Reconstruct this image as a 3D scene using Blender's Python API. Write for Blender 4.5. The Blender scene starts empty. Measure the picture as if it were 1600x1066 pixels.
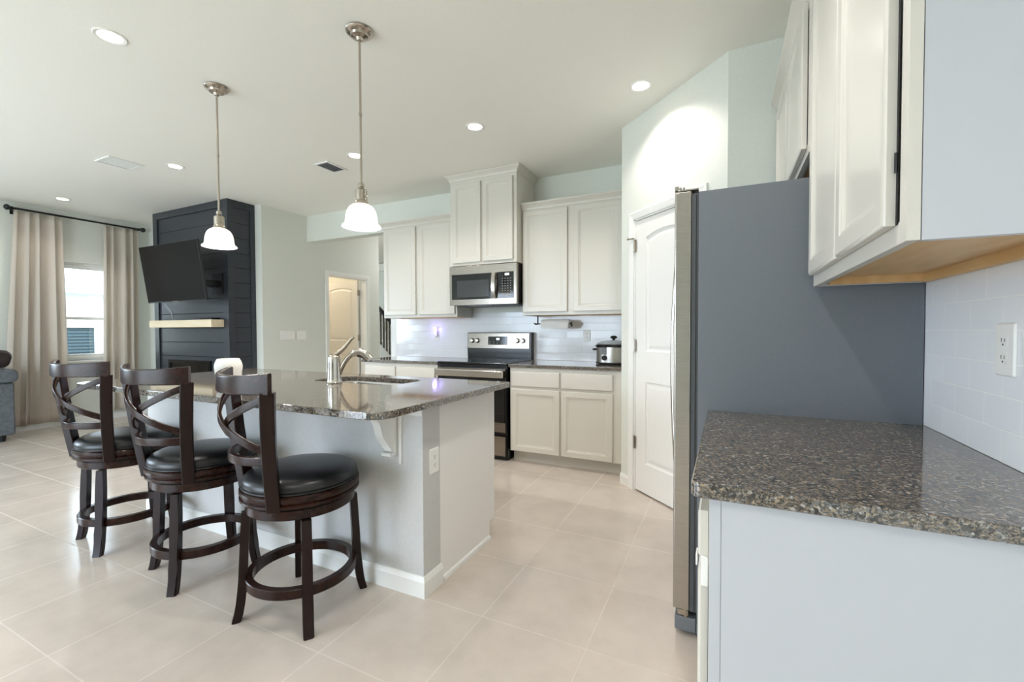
import bpy, bmesh, math, random
from mathutils import Vector, Matrix
random.seed(7)
S = bpy.context.scene
COL = S.collection
PI = math.pi
R_ = math.radians

# ------------------------------------------------------------------ camera
f_px, yaw, pitch, roll, cam_h = 692.43, R_(25.7967), R_(1.3426), R_(-.1931), 1.2231
fw = Vector((-math.sin(yaw)*math.cos(pitch), math.cos(yaw)*math.cos(pitch), -math.sin(pitch)))
rt = Vector((math.cos(yaw), math.sin(yaw), 0)); up = rt.cross(fw)
Rt = rt*math.cos(roll) + up*math.sin(roll); Up = -rt*math.sin(roll) + up*math.cos(roll)
cam = bpy.data.cameras.new('camera'); co = bpy.data.objects.new('camera', cam); COL.objects.link(co)
cam.sensor_width = 36; cam.lens = f_px/1600*36; cam.clip_start = .02; cam.clip_end = 200
co.matrix_world = Matrix(((Rt.x, Up.x, -fw.x, 0), (Rt.y, Up.y, -fw.y, 0), (Rt.z, Up.z, -fw.z, cam_h), (0, 0, 0, 1)))
S.camera = co

# ------------------------------------------------------------------ world, light, exposure
S.view_settings.view_transform = 'Standard'; S.view_settings.look = 'None'
S.view_settings.gamma = 1; S.view_settings.use_curve_mapping = False
S.view_settings.exposure = 0.24
w = bpy.data.worlds.new('sky'); S.world = w; w.use_nodes = True
wn = w.node_tree; bg = wn.nodes['Background']
bg.inputs[0].default_value = (.74, .86, 1, 1); bg.inputs[1].default_value = 6.0
S.cycles.max_bounces = 10; S.cycles.diffuse_bounces = 6; S.cycles.glossy_bounces = 5
S.cycles.transparent_max_bounces = 12
S.cycles.sample_clamp_indirect = 6
S.cycles.caustics_reflective = False; S.cycles.caustics_refractive = False

def light(name, kind, loc, energy, color, rot=(0, 0, 0), **k):
    l = bpy.data.lights.new(name, kind); l.energy = energy; l.color = color
    for a, b in k.items(): setattr(l, a, b)
    o = bpy.data.objects.new(name, l); o.location = loc; o.rotation_euler = rot; COL.objects.link(o)
    return o
# daylight entering through the sliding door and windows of the unseen rear of the room
light('daylight_sliding_door', 'AREA', (-4.2, -3.05, 1.2), 75, (.66, .82, 1), (R_(90), 0, 0), shape='RECTANGLE', size=3.4, size_y=2.2)
light('daylight_side_window', 'AREA', (-7.9, -.6, 1.5), 60, (.66, .82, 1), (0, R_(-90), 0), shape='RECTANGLE', size=1.3, size_y=1.6)

# sunlight added to brighten the neighbouring house, clear of the roof
light('house_fill_sun', 'SUN', (-20, 0, 20), 10.0, (1, .97, .92), (0, R_(40), 0), angle=R_(1))

H = 2.815      # ceiling height
YB = 4.33      # kitchen back wall
XR = .585      # right wall
XH = -5.25     # hall wall
XW = -7.85     # window wall
WARM = (1, .94, .88)

# ------------------------------------------------------------------ materials
def lin(h):
    c = [int(h[i:i+2], 16)/255 for i in (0, 2, 4)]
    return tuple(x/12.92 if x <= .04045 else ((x+.055)/1.055)**2.4 for x in c) + (1,)
def mat(name, color, rough=.5, metal=0, coat=0, emit=None, es=0, spec=.5, aniso=0):
    m = bpy.data.materials.new(name); m.use_nodes = True
    p = m.node_tree.nodes['Principled BSDF']; I = p.inputs
    I['Base Color'].default_value = lin(color); I['Roughness'].default_value = rough; I['Metallic'].default_value = metal
    I['Coat Weight'].default_value = coat; I['Specular IOR Level'].default_value = spec
    I['Anisotropic'].default_value = aniso
    if emit: I['Emission Color'].default_value = lin(emit); I['Emission Strength'].default_value = es
    return m
def N(m, t, **k):
    n = m.node_tree.nodes.new(t)
    for a, b in k.items(): setattr(n, a, b)
    return n
def Lk(m, a, b): m.node_tree.links.new(a, b)
def pri(m): return m.node_tree.nodes['Principled BSDF']
def noise(m, scale, detail=4, coord='Object', stretch=None, rough=.55):
    tc = N(m, 'ShaderNodeTexCoord'); n = N(m, 'ShaderNodeTexNoise')
    n.inputs['Scale'].default_value = scale; n.inputs['Detail'].default_value = detail; n.inputs['Roughness'].default_value = rough
    src = tc.outputs[coord]
    if stretch:
        mp = N(m, 'ShaderNodeMapping'); mp.inputs['Scale'].default_value = stretch; Lk(m, src, mp.inputs[0]); src = mp.outputs[0]
    Lk(m, src, n.inputs['Vector']); return n
def ramp(m, fac, stops, const=False):
    r = N(m, 'ShaderNodeValToRGB'); e = r.color_ramp.elements
    if const: r.color_ramp.interpolation = 'CONSTANT'
    while len(e) < len(stops): e.new(.5)
    for el, (p, c) in zip(e, stops): el.position = p; el.color = lin(c)
    Lk(m, fac, r.inputs[0]); return r
def bump(m, h, s, d=.002):
    b = N(m, 'ShaderNodeBump'); b.inputs['Strength'].default_value = s; b.inputs['Distance'].default_value = d
    Lk(m, h, b.inputs['Height']); Lk(m, b.outputs[0], pri(m).inputs['Normal']); return b
def tinted(name, c1, c2, scale, rough, stretch=None, bs=0, bd=.001, **k):
    m = mat(name, c1, rough, **k); n = noise(m, scale, stretch=stretch)
    r = ramp(m, n.outputs['Fac'], [(.35, c1), (.65, c2)]); Lk(m, r.outputs[0], pri(m).inputs['Base Color'])
    if bs: bump(m, n.outputs['Fac'], bs, bd)
    return m

M = {}
M['wall'] = tinted('wall_paint', 'dde0d9', 'e0e3dc', 60, .62, bs=.12)
M['ceil'] = tinted('ceiling_paint', 'f2f1e9', 'f4f3ec', 70, .75, bs=.25, bd=.002)
M['white'] = mat('white_trim_paint', 'efefec', .35)
M['cab'] = mat('cabinet_paint', 'd5d1c8', .28)
M['cabw'] = mat('daylit_cabinet_paint', 'c3c5cb', .38)  # darker, bluer copy of the cabinet white, daylight tone put into its colour
M['isl'] = mat('lit_island_paint', 'f2efed', .38)  # lighter copy of the cabinet white, side light put into its colour
M['door'] = mat('door_paint', 'efeeeb', .35)
M['knee'] = tinted('island_wall_paint', 'cbcbca', 'cfcfce', 60, .5, bs=.1)
M['steel'] = tinted('brushed_stainless_steel', 'a9a49d', 'b8b3ad', 14, .27, stretch=(1, 1, 60), metal=1)
M['steelh'] = tinted('horizontal_brushed_steel', '8d857c', 'a79f96', 9, .2, stretch=(1, 60, 60), metal=1)
M['nickel'] = mat('brushed_nickel', 'b8aea2', .24, 1)
M['chrome'] = mat('satin_chrome', 'cfcac3', .16, 1)
M['fridge'] = tinted('grey_textured_fridge_side', '666b72', '70757b', 420, .38, bs=.3, bd=.0006)
M['gasket'] = mat('dark_gasket', '4a4d50', .6)
M['grille'] = mat('grey_plastic', '6c7074', .5)
M['black'] = mat('black_enamel', '0a0a0b', .22)
M['blackm'] = mat('matte_black_metal', '121213', .45)
M['glass'] = mat('black_glass', '08090a', .05, coat=.3)
M['glassg'] = mat('grey_oven_glass', '3c3d3f', .12)
M['screen'] = mat('tv_screen', '100f11', .22, spec=.12)
M['plastic'] = mat('white_plastic', 'f2f1ee', .35)
M['dark'] = mat('dark_slot', '3a3a3a', .6)
M['button'] = mat('grey_button', '8f9294', .5)
M['led'] = mat('lit_display', 'dfeaf0', .4, emit='dfeaf0', es=1.6)
M['bulb'] = mat('lit_lens', 'ffffff', .4, emit='fff1de', es=9)
M['violet'] = mat('violet_night_light', 'b9a8ff', .4, emit='8f78ff', es=3.5)
M['paper'] = tinted('paper_towel', 'efeeec', 'f5f4f2', 160, .85, bs=.2)
M['leather'] = tinted('black_leather', '121316', '18191c', 260, .33, bs=.16, bd=.0006)
M['sofa'] = tinted('grey_sofa_fabric', '565c62', '676d73', 30, .6, bs=.3, bd=.002)
M['brownl'] = mat('dark_brown_leather', '2c2322', .4)
M['ceramic'] = mat('white_ceramic', 'f3f1ec', .25)
M['planter'] = tinted('white_planter_glaze', 'e6e4de', 'ecebe6', 20, .35)
M['wire'] = mat('white_cable', 'c9ced2', .5)
M['ply'] = tinted('raw_plywood', 'd9b27c', 'e3c08d', 9, .5, stretch=(3, .6, 1))
M['backing'] = mat('gap_shadow_board', '141414', .9)
M['rubber'] = mat('black_rubber', '0c0c0c', .7)
M['siding'] = mat('white_siding', 'e9edf0', .7)
M['blinds'] = None

def wood(name, a, b, rough, scale=6, stretch=(1, 1, .12), coat=.25):
    m = mat(name, a, rough, coat=coat, spec=.28)
    n = noise(m, scale*6, 6, stretch=stretch); r = ramp(m, n.outputs['Fac'], [(.3, a), (.7, b)])
    Lk(m, r.outputs[0], pri(m).inputs['Base Color']); pri(m).inputs['Coat Roughness'].default_value = .18
    return m
M['espresso'] = wood('espresso_stained_wood', '150a08', '240f0a', .27, coat=.0)
M['espresso2'] = wood('espresso_rail_wood', '180b08', '30150b', .26, stretch=(.12, 1, 1), coat=.0)
M['pine'] = wood('raw_pine', 'dcc9a8', 'eadbc0', .5, 3, stretch=(.15, 1, 1), coat=0)
M['baluster'] = wood('dark_baluster_wood', '3a2c26', '4a3a32', .5)

def granite():
    m = mat('speckled_granite', '4a4641', .06, spec=.85)
    pri(m).inputs['IOR'].default_value = 1.95; pri(m).inputs['Specular IOR Level'].default_value = .5
    tc = N(m, 'ShaderNodeTexCoord'); nz = N(m, 'ShaderNodeTexNoise'); nz.inputs['Scale'].default_value = 70; nz.inputs['Detail'].default_value = 3
    Lk(m, tc.outputs['Object'], nz.inputs['Vector'])
    mx = N(m, 'ShaderNodeVectorMath', operation='MULTIPLY_ADD'); mx.inputs[1].default_value = (.012,)*3
    Lk(m, nz.outputs['Color'], mx.inputs[0]); Lk(m, tc.outputs['Object'], mx.inputs[2])
    def vor(scale, stops):
        mp = N(m, 'ShaderNodeMapping'); mp.inputs['Scale'].default_value = (1, 1.35, 1.2); mp.inputs['Rotation'].default_value = (0, 0, .5)
        Lk(m, mx.outputs[0], mp.inputs[0])
        v = N(m, 'ShaderNodeTexVoronoi'); v.inputs['Scale'].default_value = scale; Lk(m, mp.outputs[0], v.inputs['Vector'])
        sp = N(m, 'ShaderNodeSeparateColor'); Lk(m, v.outputs['Color'], sp.inputs[0])
        return ramp(m, sp.outputs[0], stops, True)
    big = vor(165, [(0, '17171a'), (.22, '45413e'), (.44, '6f675f'), (.60, '9a8973'), (.72, '6b6a69'), (.84, 'aaa8a4'), (.94, '1e1e20')])
    sm = vor(360, [(0, '1b1b1d'), (.26, '544d46'), (.55, '867561'), (.75, '6c6a68'), (.9, '8f8a82')])
    n2 = noise(m, 60, 3)
    mr = N(m, 'ShaderNodeMapRange'); mr.inputs[1].default_value = .42; mr.inputs[2].default_value = .58
    Lk(m, n2.outputs['Fac'], mr.inputs[0])
    mix = N(m, 'ShaderNodeMix', data_type='RGBA'); Lk(m, mr.outputs[0], mix.inputs['Factor'])
    Lk(m, big.outputs[0], mix.inputs[6]); Lk(m, sm.outputs[0], mix.inputs[7])
    Lk(m, mix.outputs[2], pri(m).inputs['Base Color'])
    return m
M['granite'] = granite()

def brick(m, vec, bw, rh, mortar, off, smooth=.1):
    b = N(m, 'ShaderNodeTexBrick', offset=off, squash=1); I = b.inputs
    I['Scale'].default_value = 1; I['Brick Width'].default_value = bw; I['Row Height'].default_value = rh
    I['Mortar Size'].default_value = mortar; I['Mortar Smooth'].default_value = smooth; I['Bias'].default_value = 0
    Lk(m, vec, b.inputs['Vector']); return b
def floor_tile():
    m = mat('beige_floor_tile', 'cdc2b4', .2, spec=.5)
    tc = N(m, 'ShaderNodeTexCoord'); mp = N(m, 'ShaderNodeMapping')
    mp.inputs['Location'].default_value = (.476+.456*40, -.715+.4555*40, 0); Lk(m, tc.outputs['Object'], mp.inputs[0])
    b = brick(m, mp.outputs[0], .456, .4555, .003, 0, .05)
    b.inputs['Color1'].default_value = lin('d3c8be'); b.inputs['Color2'].default_value = lin('d7ccc2'); b.inputs['Mortar'].default_value = lin('d9d0c8')
    n = noise(m, 3.2, 7, rough=.62); r = ramp(m, n.outputs['Fac'], [(.3, 'bfb5a9'), (.5, 'd0c6b9'), (.72, 'd9cfc3')])
    n2 = noise(m, 1.1, 4); 
    mix = N(m, 'ShaderNodeMix', data_type='RGBA', blend_type='MULTIPLY'); mix.inputs['Factor'].default_value = .55
    Lk(m, b.outputs['Color'], mix.inputs[6])
    br = ramp(m, n.outputs['Fac'], [(.3, 'd8d4d0'), (.55, 'f4f2f0'), (.75, 'ffffff')]); Lk(m, br.outputs[0], mix.inputs[7])
    Lk(m, mix.outputs[2], pri(m).inputs['Base Color'])
    ro = N(m, 'ShaderNodeMapRange'); ro.inputs[3].default_value = .10; ro.inputs[4].default_value = .9
    Lk(m, b.outputs['Fac'], ro.inputs[0])
    ad = N(m, 'ShaderNodeMath', operation='MULTIPLY_ADD'); ad.inputs[1].default_value = .10
    Lk(m, n.outputs['Fac'], ad.inputs[0]); Lk(m, ro.outputs[0], ad.inputs[2]); Lk(m, ad.outputs[0], pri(m).inputs['Roughness'])
    iv = N(m, 'ShaderNodeMath', operation='SUBTRACT'); iv.inputs[0].default_value = 1; Lk(m, b.outputs['Fac'], iv.inputs[1])
    bump(m, iv.outputs[0], .5, .0015)
    return m
M['floor'] = floor_tile()
def splash(name, axis, u0, v0, w_=.155, h_=.0765):
    m = mat(name, 'd9dcdd', .1, spec=.5)
    tc = N(m, 'ShaderNodeTexCoord'); sp = N(m, 'ShaderNodeSeparateXYZ'); Lk(m, tc.outputs['Object'], sp.inputs[0])
    cb = N(m, 'ShaderNodeCombineXYZ'); Lk(m, sp.outputs[axis], cb.inputs[0]); Lk(m, sp.outputs[2], cb.inputs[1])
    mp = N(m, 'ShaderNodeMapping'); mp.inputs['Location'].default_value = (u0, v0, 0); Lk(m, cb.outputs[0], mp.inputs[0])
    b = brick(m, mp.outputs[0], w_, h_, .002, .5, .2)
    b.inputs['Color1'].default_value = (0, 0, 0, 1); b.inputs['Color2'].default_value = (1, 1, 1, 1)
    c = N(m, 'ShaderNodeMix', data_type='RGBA'); c.inputs[6].default_value = lin('f0f2f6'); c.inputs[7].default_value = lin('ffffff')
    Lk(m, b.outputs['Fac'], c.inputs['Factor']); Lk(m, c.outputs[2], pri(m).inputs['Base Color'])
    iv = N(m, 'ShaderNodeMath', operation='SUBTRACT'); iv.inputs[0].default_value = 1; Lk(m, b.outputs['Fac'], iv.inputs[1])
    bp_ = bump(m, iv.outputs[0], .6, .0018)
    # every tile is set at a very slightly different tilt
    vm = N(m, 'ShaderNodeVectorMath', operation='MULTIPLY_ADD'); vm.inputs[1].default_value = (.02, -.03, .035); vm.inputs[2].default_value = (-.01, .015, -.0175)
    Lk(m, b.outputs['Color'], vm.inputs[0])
    va = N(m, 'ShaderNodeVectorMath', operation='ADD'); Lk(m, vm.outputs[0], va.inputs[0]); Lk(m, bp_.outputs[0], va.inputs[1])
    nn = N(m, 'ShaderNodeVectorMath', operation='NORMALIZE'); Lk(m, va.outputs[0], nn.inputs[0]); Lk(m, nn.outputs[0], pri(m).inputs['Normal'])
    return m
M['tileR'] = splash('subway_tile_right', 1, -1.802+.155*60, -.914+.0765*40)
M['tileB'] = splash('subway_tile_back', 0, 1.0+.155*60, -.914+.0765*40)
def planks(name, c, pitch, z0):
    m = mat(name, c, .42); tc = N(m, 'ShaderNodeTexCoord'); return m
M['shiplap'] = tinted('charcoal_shiplap_paint', '2e3237', '343840', 18, .36, stretch=(.3, .3, 6))
def fabric(name, c1, c2, tl):
    m = tinted(name, c1, c2, 500, .9, stretch=(1, 1, .2)); nt = m.node_tree
    t = N(m, 'ShaderNodeBsdfTranslucent'); t.inputs[0].default_value = lin(c1)
    mx = N(m, 'ShaderNodeMixShader'); mx.inputs[0].default_value = tl
    Lk(m, pri(m).outputs[0], mx.inputs[1]); Lk(m, t.outputs[0], mx.inputs[2]); Lk(m, mx.outputs[0], nt.nodes['Material Output'].inputs[0])
    return m
M['curtain'] = fabric('cream_curtain_linen', 'e0d7cc', 'eae2d8', .38)
def pane():
    m = bpy.data.materials.new('window_glass'); m.use_nodes = True; nt = m.node_tree; nt.nodes.remove(pri(m))
    t = N(m, 'ShaderNodeBsdfTransparent'); t.inputs[0].default_value = (.94, .97, .97, 1)
    g = N(m, 'ShaderNodeBsdfGlossy'); g.inputs['Roughness'].default_value = .02
    mx = N(m, 'ShaderNodeMixShader'); mx.inputs[0].default_value = .06
    Lk(m, t.outputs[0], mx.inputs[1]); Lk(m, g.outputs[0], mx.inputs[2]); Lk(m, mx.outputs[0], nt.nodes['Material Output'].inputs[0])
    return m
M['pane'] = pane()
def lidglass():
    m = mat('smoky_lid_glass', '9aa0a2', .08); pri(m).inputs['Alpha'].default_value = .45; return m
M['lid'] = lidglass()
def shade_mat():
    m = bpy.data.materials.new('frosted_lamp_glass'); m.use_nodes = True; p = pri(m)
    p.inputs['Base Color'].default_value = (.95, .95, .93, 1); p.inputs['Roughness'].default_value = .25
    p.inputs['Emission Color'].default_value = (1, .93, .84, 1); p.inputs['Emission Strength'].default_value = .5
    return m
M['shade'] = shade_mat()
def blinds():
    m = mat('slatted_blinds', '5d7684', .5); tc = N(m, 'ShaderNodeTexCoord'); wv = N(m, 'ShaderNodeTexWave', bands_direction='Z')
    wv.inputs['Scale'].default_value = 5; Lk(m, tc.outputs['Object'], wv.inputs[0])
    r = ramp(m, wv.outputs['Fac'], [(.3, '1d2b33'), (.8, '3a4e59')]); Lk(m, r.outputs[0], pri(m).inputs['Base Color']); return m
M['blinds'] = blinds()

# ------------------------------------------------------------------ geometry helper
class G:
    """collects shapes in world (or local) coordinates and links them as ONE mesh object"""
    def __init__(s, xf=None): s.bm = bmesh.new(); s.xf = xf
    def _new(s, fn):
        old = set(s.bm.verts); fn(); return [v for v in s.bm.verts if v not in old]
    def box(s, x0, x1, y0, y1, z0, z1, bev=0, seg=2):
        b = s.bm
        vs = [b.verts.new((x, y, z)) for x in (x0, x1) for y in (y0, y1) for z in (z0, z1)]
        fs = [(0, 1, 3, 2), (4, 6, 7, 5), (0, 4, 5, 1), (2, 3, 7, 6), (0, 2, 6, 4), (1, 5, 7, 3)]
        faces = [b.faces.new([vs[i] for i in f]) for f in fs]
        if bev:
            ed = list({e for f in faces for e in f.edges})
            bmesh.ops.bevel(b, geom=ed, offset=bev, segments=seg, affect='EDGES', profile=.5)
        return s
    def obox(s, c, size, rot, bev=0):
        """box centred at c with rotation matrix"""
        g = G(); g.box(-size[0]/2, size[0]/2, -size[1]/2, size[1]/2, -size[2]/2, size[2]/2, bev)
        m = Matrix.Translation(c) @ rot.to_4x4(); s.merge(g, m); return s
    def merge(s, g, m):
        me = bpy.data.meshes.new('t'); g.bm.transform(m); g.bm.to_mesh(me); s.bm.from_mesh(me); bpy.data.meshes.remove(me); g.bm.free()
    def loops(s, loops, close=True, cap0=True, cap1=True):
        b = s.bm; L = [[b.verts.new(p) for p in l] for l in loops]; n = len(L[0])
        for a, c in zip(L, L[1:]):
            for i in range(n if close else n-1):
                j = (i+1) % n
                try: b.faces.new((a[i], a[j], c[j], c[i]))
                except ValueError: pass
        if cap0: b.faces.new(list(reversed(L[0])))
        if cap1: b.faces.new(L[-1])
        return s
    def lathe(s, prof, c=(0, 0, 0), n=32, sx=1, sy=1, cap0=True, cap1=True):
        s.loops([[(c[0]+r*sx*math.cos(2*PI*i/n), c[1]+r*sy*math.sin(2*PI*i/n), c[2]+z) for i in range(n)] for r, z in prof], True, cap0, cap1)
        return s
    def lathe_ax(s, prof, c, axis, n=24):
        """profile (r, h) revolved about a direction"""
        a = Vector(axis).normalized(); q = a.to_track_quat('Z', 'Y').to_matrix()
        s.loops([[Vector(c) + q @ Vector((r*math.cos(2*PI*i/n), r*math.sin(2*PI*i/n), h)) for i in range(n)] for r, h in prof])
        return s
    def cyl(s, p, q, r, n=16, r2=None):
        d = Vector(q)-Vector(p); s.lathe_ax([(r, 0), (r if r2 is None else r2, d.length)], p, d, n); return s
    def prism(s, poly, z0, z1):
        s.loops([[(x, y, z0) for x, y in poly], [(x, y, z1) for x, y in poly]]); return s
    def extrude(s, poly, fn0, fn1):
        """poly of 2D points mapped by fn0 / fn1 to the two end loops"""
        s.loops([[fn0(*p) for p in poly], [fn1(*p) for p in poly]]); return s
    def sweep(s, pts, sec, upv=(0, 0, 1), scales=None, closed=False):
        """sweep a 2D section (a=side, b=up) along 3D points"""
        P = [Vector(p) for p in pts]; ls = []; n = len(P)
        for i, p in enumerate(P):
            if closed: t = (P[(i+1) % n]-P[i-1])
            else: t = (P[min(i+1, n-1)]-P[max(i-1, 0)])
            t.normalize(); side = t.cross(Vector(upv)).normalized(); u = side.cross(t).normalized()
            k = scales[i] if scales else 1
            k = k if isinstance(k, tuple) else (k, k)
            ls.append([p+side*a*k[0]+u*b*k[1] for a, b in sec])
        if closed: ls.append(ls[0]); s.loops(ls, True, False, False); bmesh.ops.remove_doubles(s.bm, verts=s.bm.verts, dist=1e-6)
        else: s.loops(ls)
        return s
    def tube(s, pts, r, n=12, upv=(0, 0, 1), scales=None):
        return s.sweep(pts, [(r*math.cos(2*PI*i/n), r*math.sin(2*PI*i/n)) for i in range(n)], upv, scales)
    def obj(s, name, m, parent=None, smooth=True, kind=None, angle=32):
        bmesh.ops.recalc_face_normals(s.bm, faces=s.bm.faces)
        if s.xf is not None: s.bm.transform(s.xf)
        me = bpy.data.meshes.new(name); 
        if parent is not None and parent.get('_world'):
            s.bm.transform(Matrix.Translation(-Vector(parent['_base'])))
        s.bm.to_mesh(me); s.bm.free()
        for p in me.polygons: p.use_smooth = smooth
        if smooth: me.set_sharp_from_angle(angle=R_(angle))
        for mm in (m if isinstance(m, (list, tuple)) else [m]): me.materials.append(mm)
        o = bpy.data.objects.new(name, me); COL.objects.link(o)
        if smooth and angle < 60:                       # keep large flat faces flat beside their rounded edges
            wm = o.modifiers.new('weighted_normal', 'WEIGHTED_NORMAL'); wm.keep_sharp = True; wm.weight = 80
        if parent is not None: o.parent = parent
        if kind: o['kind'] = kind
        return o
def rect(a, b): return [(-a/2, -b/2), (a/2, -b/2), (a/2, b/2), (-a/2, b/2)]
def rrect(a, b, r, n=3):
    o = []
    for cx, cy, t0 in ((a/2-r, b/2-r, 0), (-a/2+r, b/2-r, 90), (-a/2+r, -b/2+r, 180), (a/2-r, -b/2+r, 270)):
        for i in range(n+1):
            t = R_(t0+90*i/n); o.append((cx+r*math.cos(t), cy+r*math.sin(t)))
    return o
def thing(name, label, cat, base=(0, 0, 0), group=None, world=True):
    """an Empty at the thing's base; with world=True its parts are drawn in world coordinates"""
    o = bpy.data.objects.new(name, None); o.location = base; o.empty_display_size = .1; COL.objects.link(o)
    o['label'] = label; o['category'] = cat; o['kind'] = 'thing'
    if group: o['group'] = group
    if world: o['_world'] = 1; o['_base'] = list(base)
    return o
def sub(g, name, m, part, root, **k):
    """a sub-part: drawn like a part of root, then hung under the part"""
    o = g.obj(name, m, root, **k); o.parent = part; return o
def tag(o, label, cat, group=None, kind='thing'):
    o['label'] = label; o['category'] = cat; o['kind'] = kind
    if group: o['group'] = group
    return o
def struct(name, g, m, label=None, **k):
    o = g.obj(name, m, kind='structure', **k)
    if label: o['label'] = label
    return o

# ------------------------------------------------------------------ the room shell
struct('floor', G().box(-9.5, .9, -3.2, 8.2, -.1, 0), M['floor'], 'beige square tile floor')
struct('ceiling', G().box(-9.5, .9, -3.2, 8.2, H, H+.1), M['ceil'], 'plain off-white ceiling')
struct('wall_right', G().box(XR, XR+.15, -3.2, YB+.15, 0, H), M['wall'])
g = G().box(-3.76, XR, YB, YB+.14, 0, H).box(XH, -3.76, YB, YB+.14, 2.462, H)
struct('wall_back', g, M['wall'])
g = G().box(XH-.14, XH, 3.66, 4.685, 0, H).box(XH-.14, XH, 5.46, 5.74, 0, H).box(XH-.14, XH, 4.685, 5.46, 2.055, H)
struct('wall_hall', g, M['wall'])
struct('wall_living', G().box(XW-.15, XH-.14, 3.66, 3.80, 0, H), M['wall'])
WY0, WY1, WZ0, WZ1 = 2.55, 3.30, .84, 2.16
g = G().box(XW-.15, XW, -3.2, -1.4, 0, H).box(XW-.15, XW, .2, WY0, 0, H).box(XW-.15, XW, WY1, 3.80, 0, H)
g.box(XW-.15, XW, WY0, WY1, 0, WZ0).box(XW-.15, XW, WY0, WY1, WZ1, H).box(XW-.15, XW, -1.4, .2, 0, .84).box(XW-.15, XW, -1.4, .2, 2.16, H)
struct('wall_left', g, M['wall'])
g = G().box(XW, -5.9, -3.2, -3.06, 0, H).box(-2.5, XR, -3.2, -3.06, 0, H).box(-5.9, -2.5, -3.2, -3.06, 2.3, H)
struct('wall_rear', g, M['wall'])
# pantry: return wall, diagonal wall with a door opening, wall behind the refrigerator's far side
P0 = Vector((-.7508, 3.5583, 0)); P1 = Vector((.0007, 2.8527, 0)); PL = (P1-P0).length
PD = (P1-P0).normalized(); PN = Vector((PD.y, -PD.x, 0))          # PN points into the kitchen
PM = Matrix(((PD.x, -PN.x, 0, P0.x), (PD.y, -PN.y, 0, P0.y), (0, 0, 1, 0), (0, 0, 0, 1)))   # local x along the wall, -y into the kitchen
DS0, DS1, DH = .165, .833, 2.058
g = G(PM).box(0, DS0, 0, .11, 0, H).box(DS1, PL, 0, .11, 0, H).box(DS0, DS1, 0, .11, DH, H)
o1 = G().prism([(P0.x, P0.y), (P0.x+.09, P0.y-.0+.07), (P0.x+.09, YB), (P0.x, YB)], 0, H).box(P1.x, XR, P1.y, P1.y+.11, 0, H)
g.bm.transform(PM); g.xf = None; g.merge(o1, Matrix())
struct('wall_pantry', g, M['wall'])
# rooms seen through the hall: the lit room behind the open door and the stair hall
g = G().box(XH-2.6, XH-2.5, 3.8, 5.84, 0, H).box(XH-2.6, XH-.14, 5.66, 5.74, 0, H)
struct('wall_closet', g, M['wall'])
g = G().box(-9.5, -3.62, 8.06, 8.2, 0, H).box(-3.76, -3.62, YB+.14, 8.06, 0, H).box(-9.5, -9.36, 5.74, 8.06, 0, H)
struct('wall_stair', g, M['wall'])
struct('trim_3', G().box(-9.3, -3.8, 8.0, 8.055, 2.62, 2.80, .01), M['white'], 'white crown trim at the end of the stair hall')

# baseboards
def bb_prof(t=.014, h=.085): return [(0, 0), (t, 0), (t, h-.022), (t*.75, h-.012), (t*.4, h), (0, h)]
def baseboard(name, a, b, n, m=None, h=.085, t=.014):
    a = Vector((*a, 0)); b = Vector((*b, 0)); n = Vector((*n, 0))
    pr = bb_prof(t, h)
    g = G().extrude(pr, lambda x, z: a+n*x+Vector((0, 0, z)), lambda x, z: b+n*x+Vector((0, 0, z)))
    return struct(name, g, m or M['white'], smooth=False)
baseboard('baseboard_left', (XW, -3.06), (XW, 3.66), (1, 0))
baseboard('baseboard_living', (XW, 3.66), (-6.99, 3.66), (0, -1))
baseboard('baseboard_hall', (XH, 3.66), (XH, 4.63), (1, 0))
g0 = P0 + PD*.0; g1 = P0 + PD*.108
baseboard('baseboard_pantry', g0[:2], g1[:2], PN[:2])
g = G().box(XH, XH+.014, 5.52, 5.74, 0, .085)
struct('baseboard_stair', g, M['white'])

# backsplashes
g = G().box(-3.68, -.752, YB-.009, YB, .915, 1.42); struct('backsplash_back', g, M['tileB'], 'white subway tile backsplash behind the range')
g = G().box(XR-.009, XR, .55, 1.8615, .9142, 1.40); struct('backsplash_right', g, M['tileR'], 'white subway tile backsplash above the near counter')
struct('trim_4', G().box(-3.762, -3.68, YB-.012, YB-.0005, 0, 1.40, .002), M['white'], 'white edge strip ending the tile backsplash')

# pantry door casing and hall door casing
def casing(g, x0, x1, zt, w_=.055, t=.018):
    prof = [(0, 0), (0, t*.6), (w_*.2, t*.75), (w_*.75, t), (w_, t*.8), (w_, 0)]   # from opening outward
    for sx, xx in ((-1, x0), (1, x1)):
        g.loops([[(xx+sx*u, -v, 0) for u, v in prof], [(xx+sx*u, -v, zt+u) for u, v in prof]])
    g.loops([[(x0-u, -v, zt+u) for u, v in prof], [(x1+u, -v, zt+u) for u, v in prof]])
def jamb(g, x0, x1, zt, d=.11, t=.012):
    g.box(x0, x0+t, 0, d, 0, zt).box(x1-t, x1, 0, d, 0, zt).box(x0, x1, 0, d, zt-t, zt)
g = G(PM); casing(g, DS0, DS1, DH); jamb(g, DS0, DS1, DH); struct('trim_1', g, M['white'], 'white casing around the pantry door')
HM = Matrix(((0, -1, 0, XH), (1, 0, 0, 4.685), (0, 0, 1, 0), (0, 0, 0, 1)))   # local x along +Y, -y toward +X
g = G(HM); casing(g, 0, .775, 2.055); jamb(g, 0, .775, 2.055, .14); struct('trim_2', g, M['white'], 'white casing around the open hall door')

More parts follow.
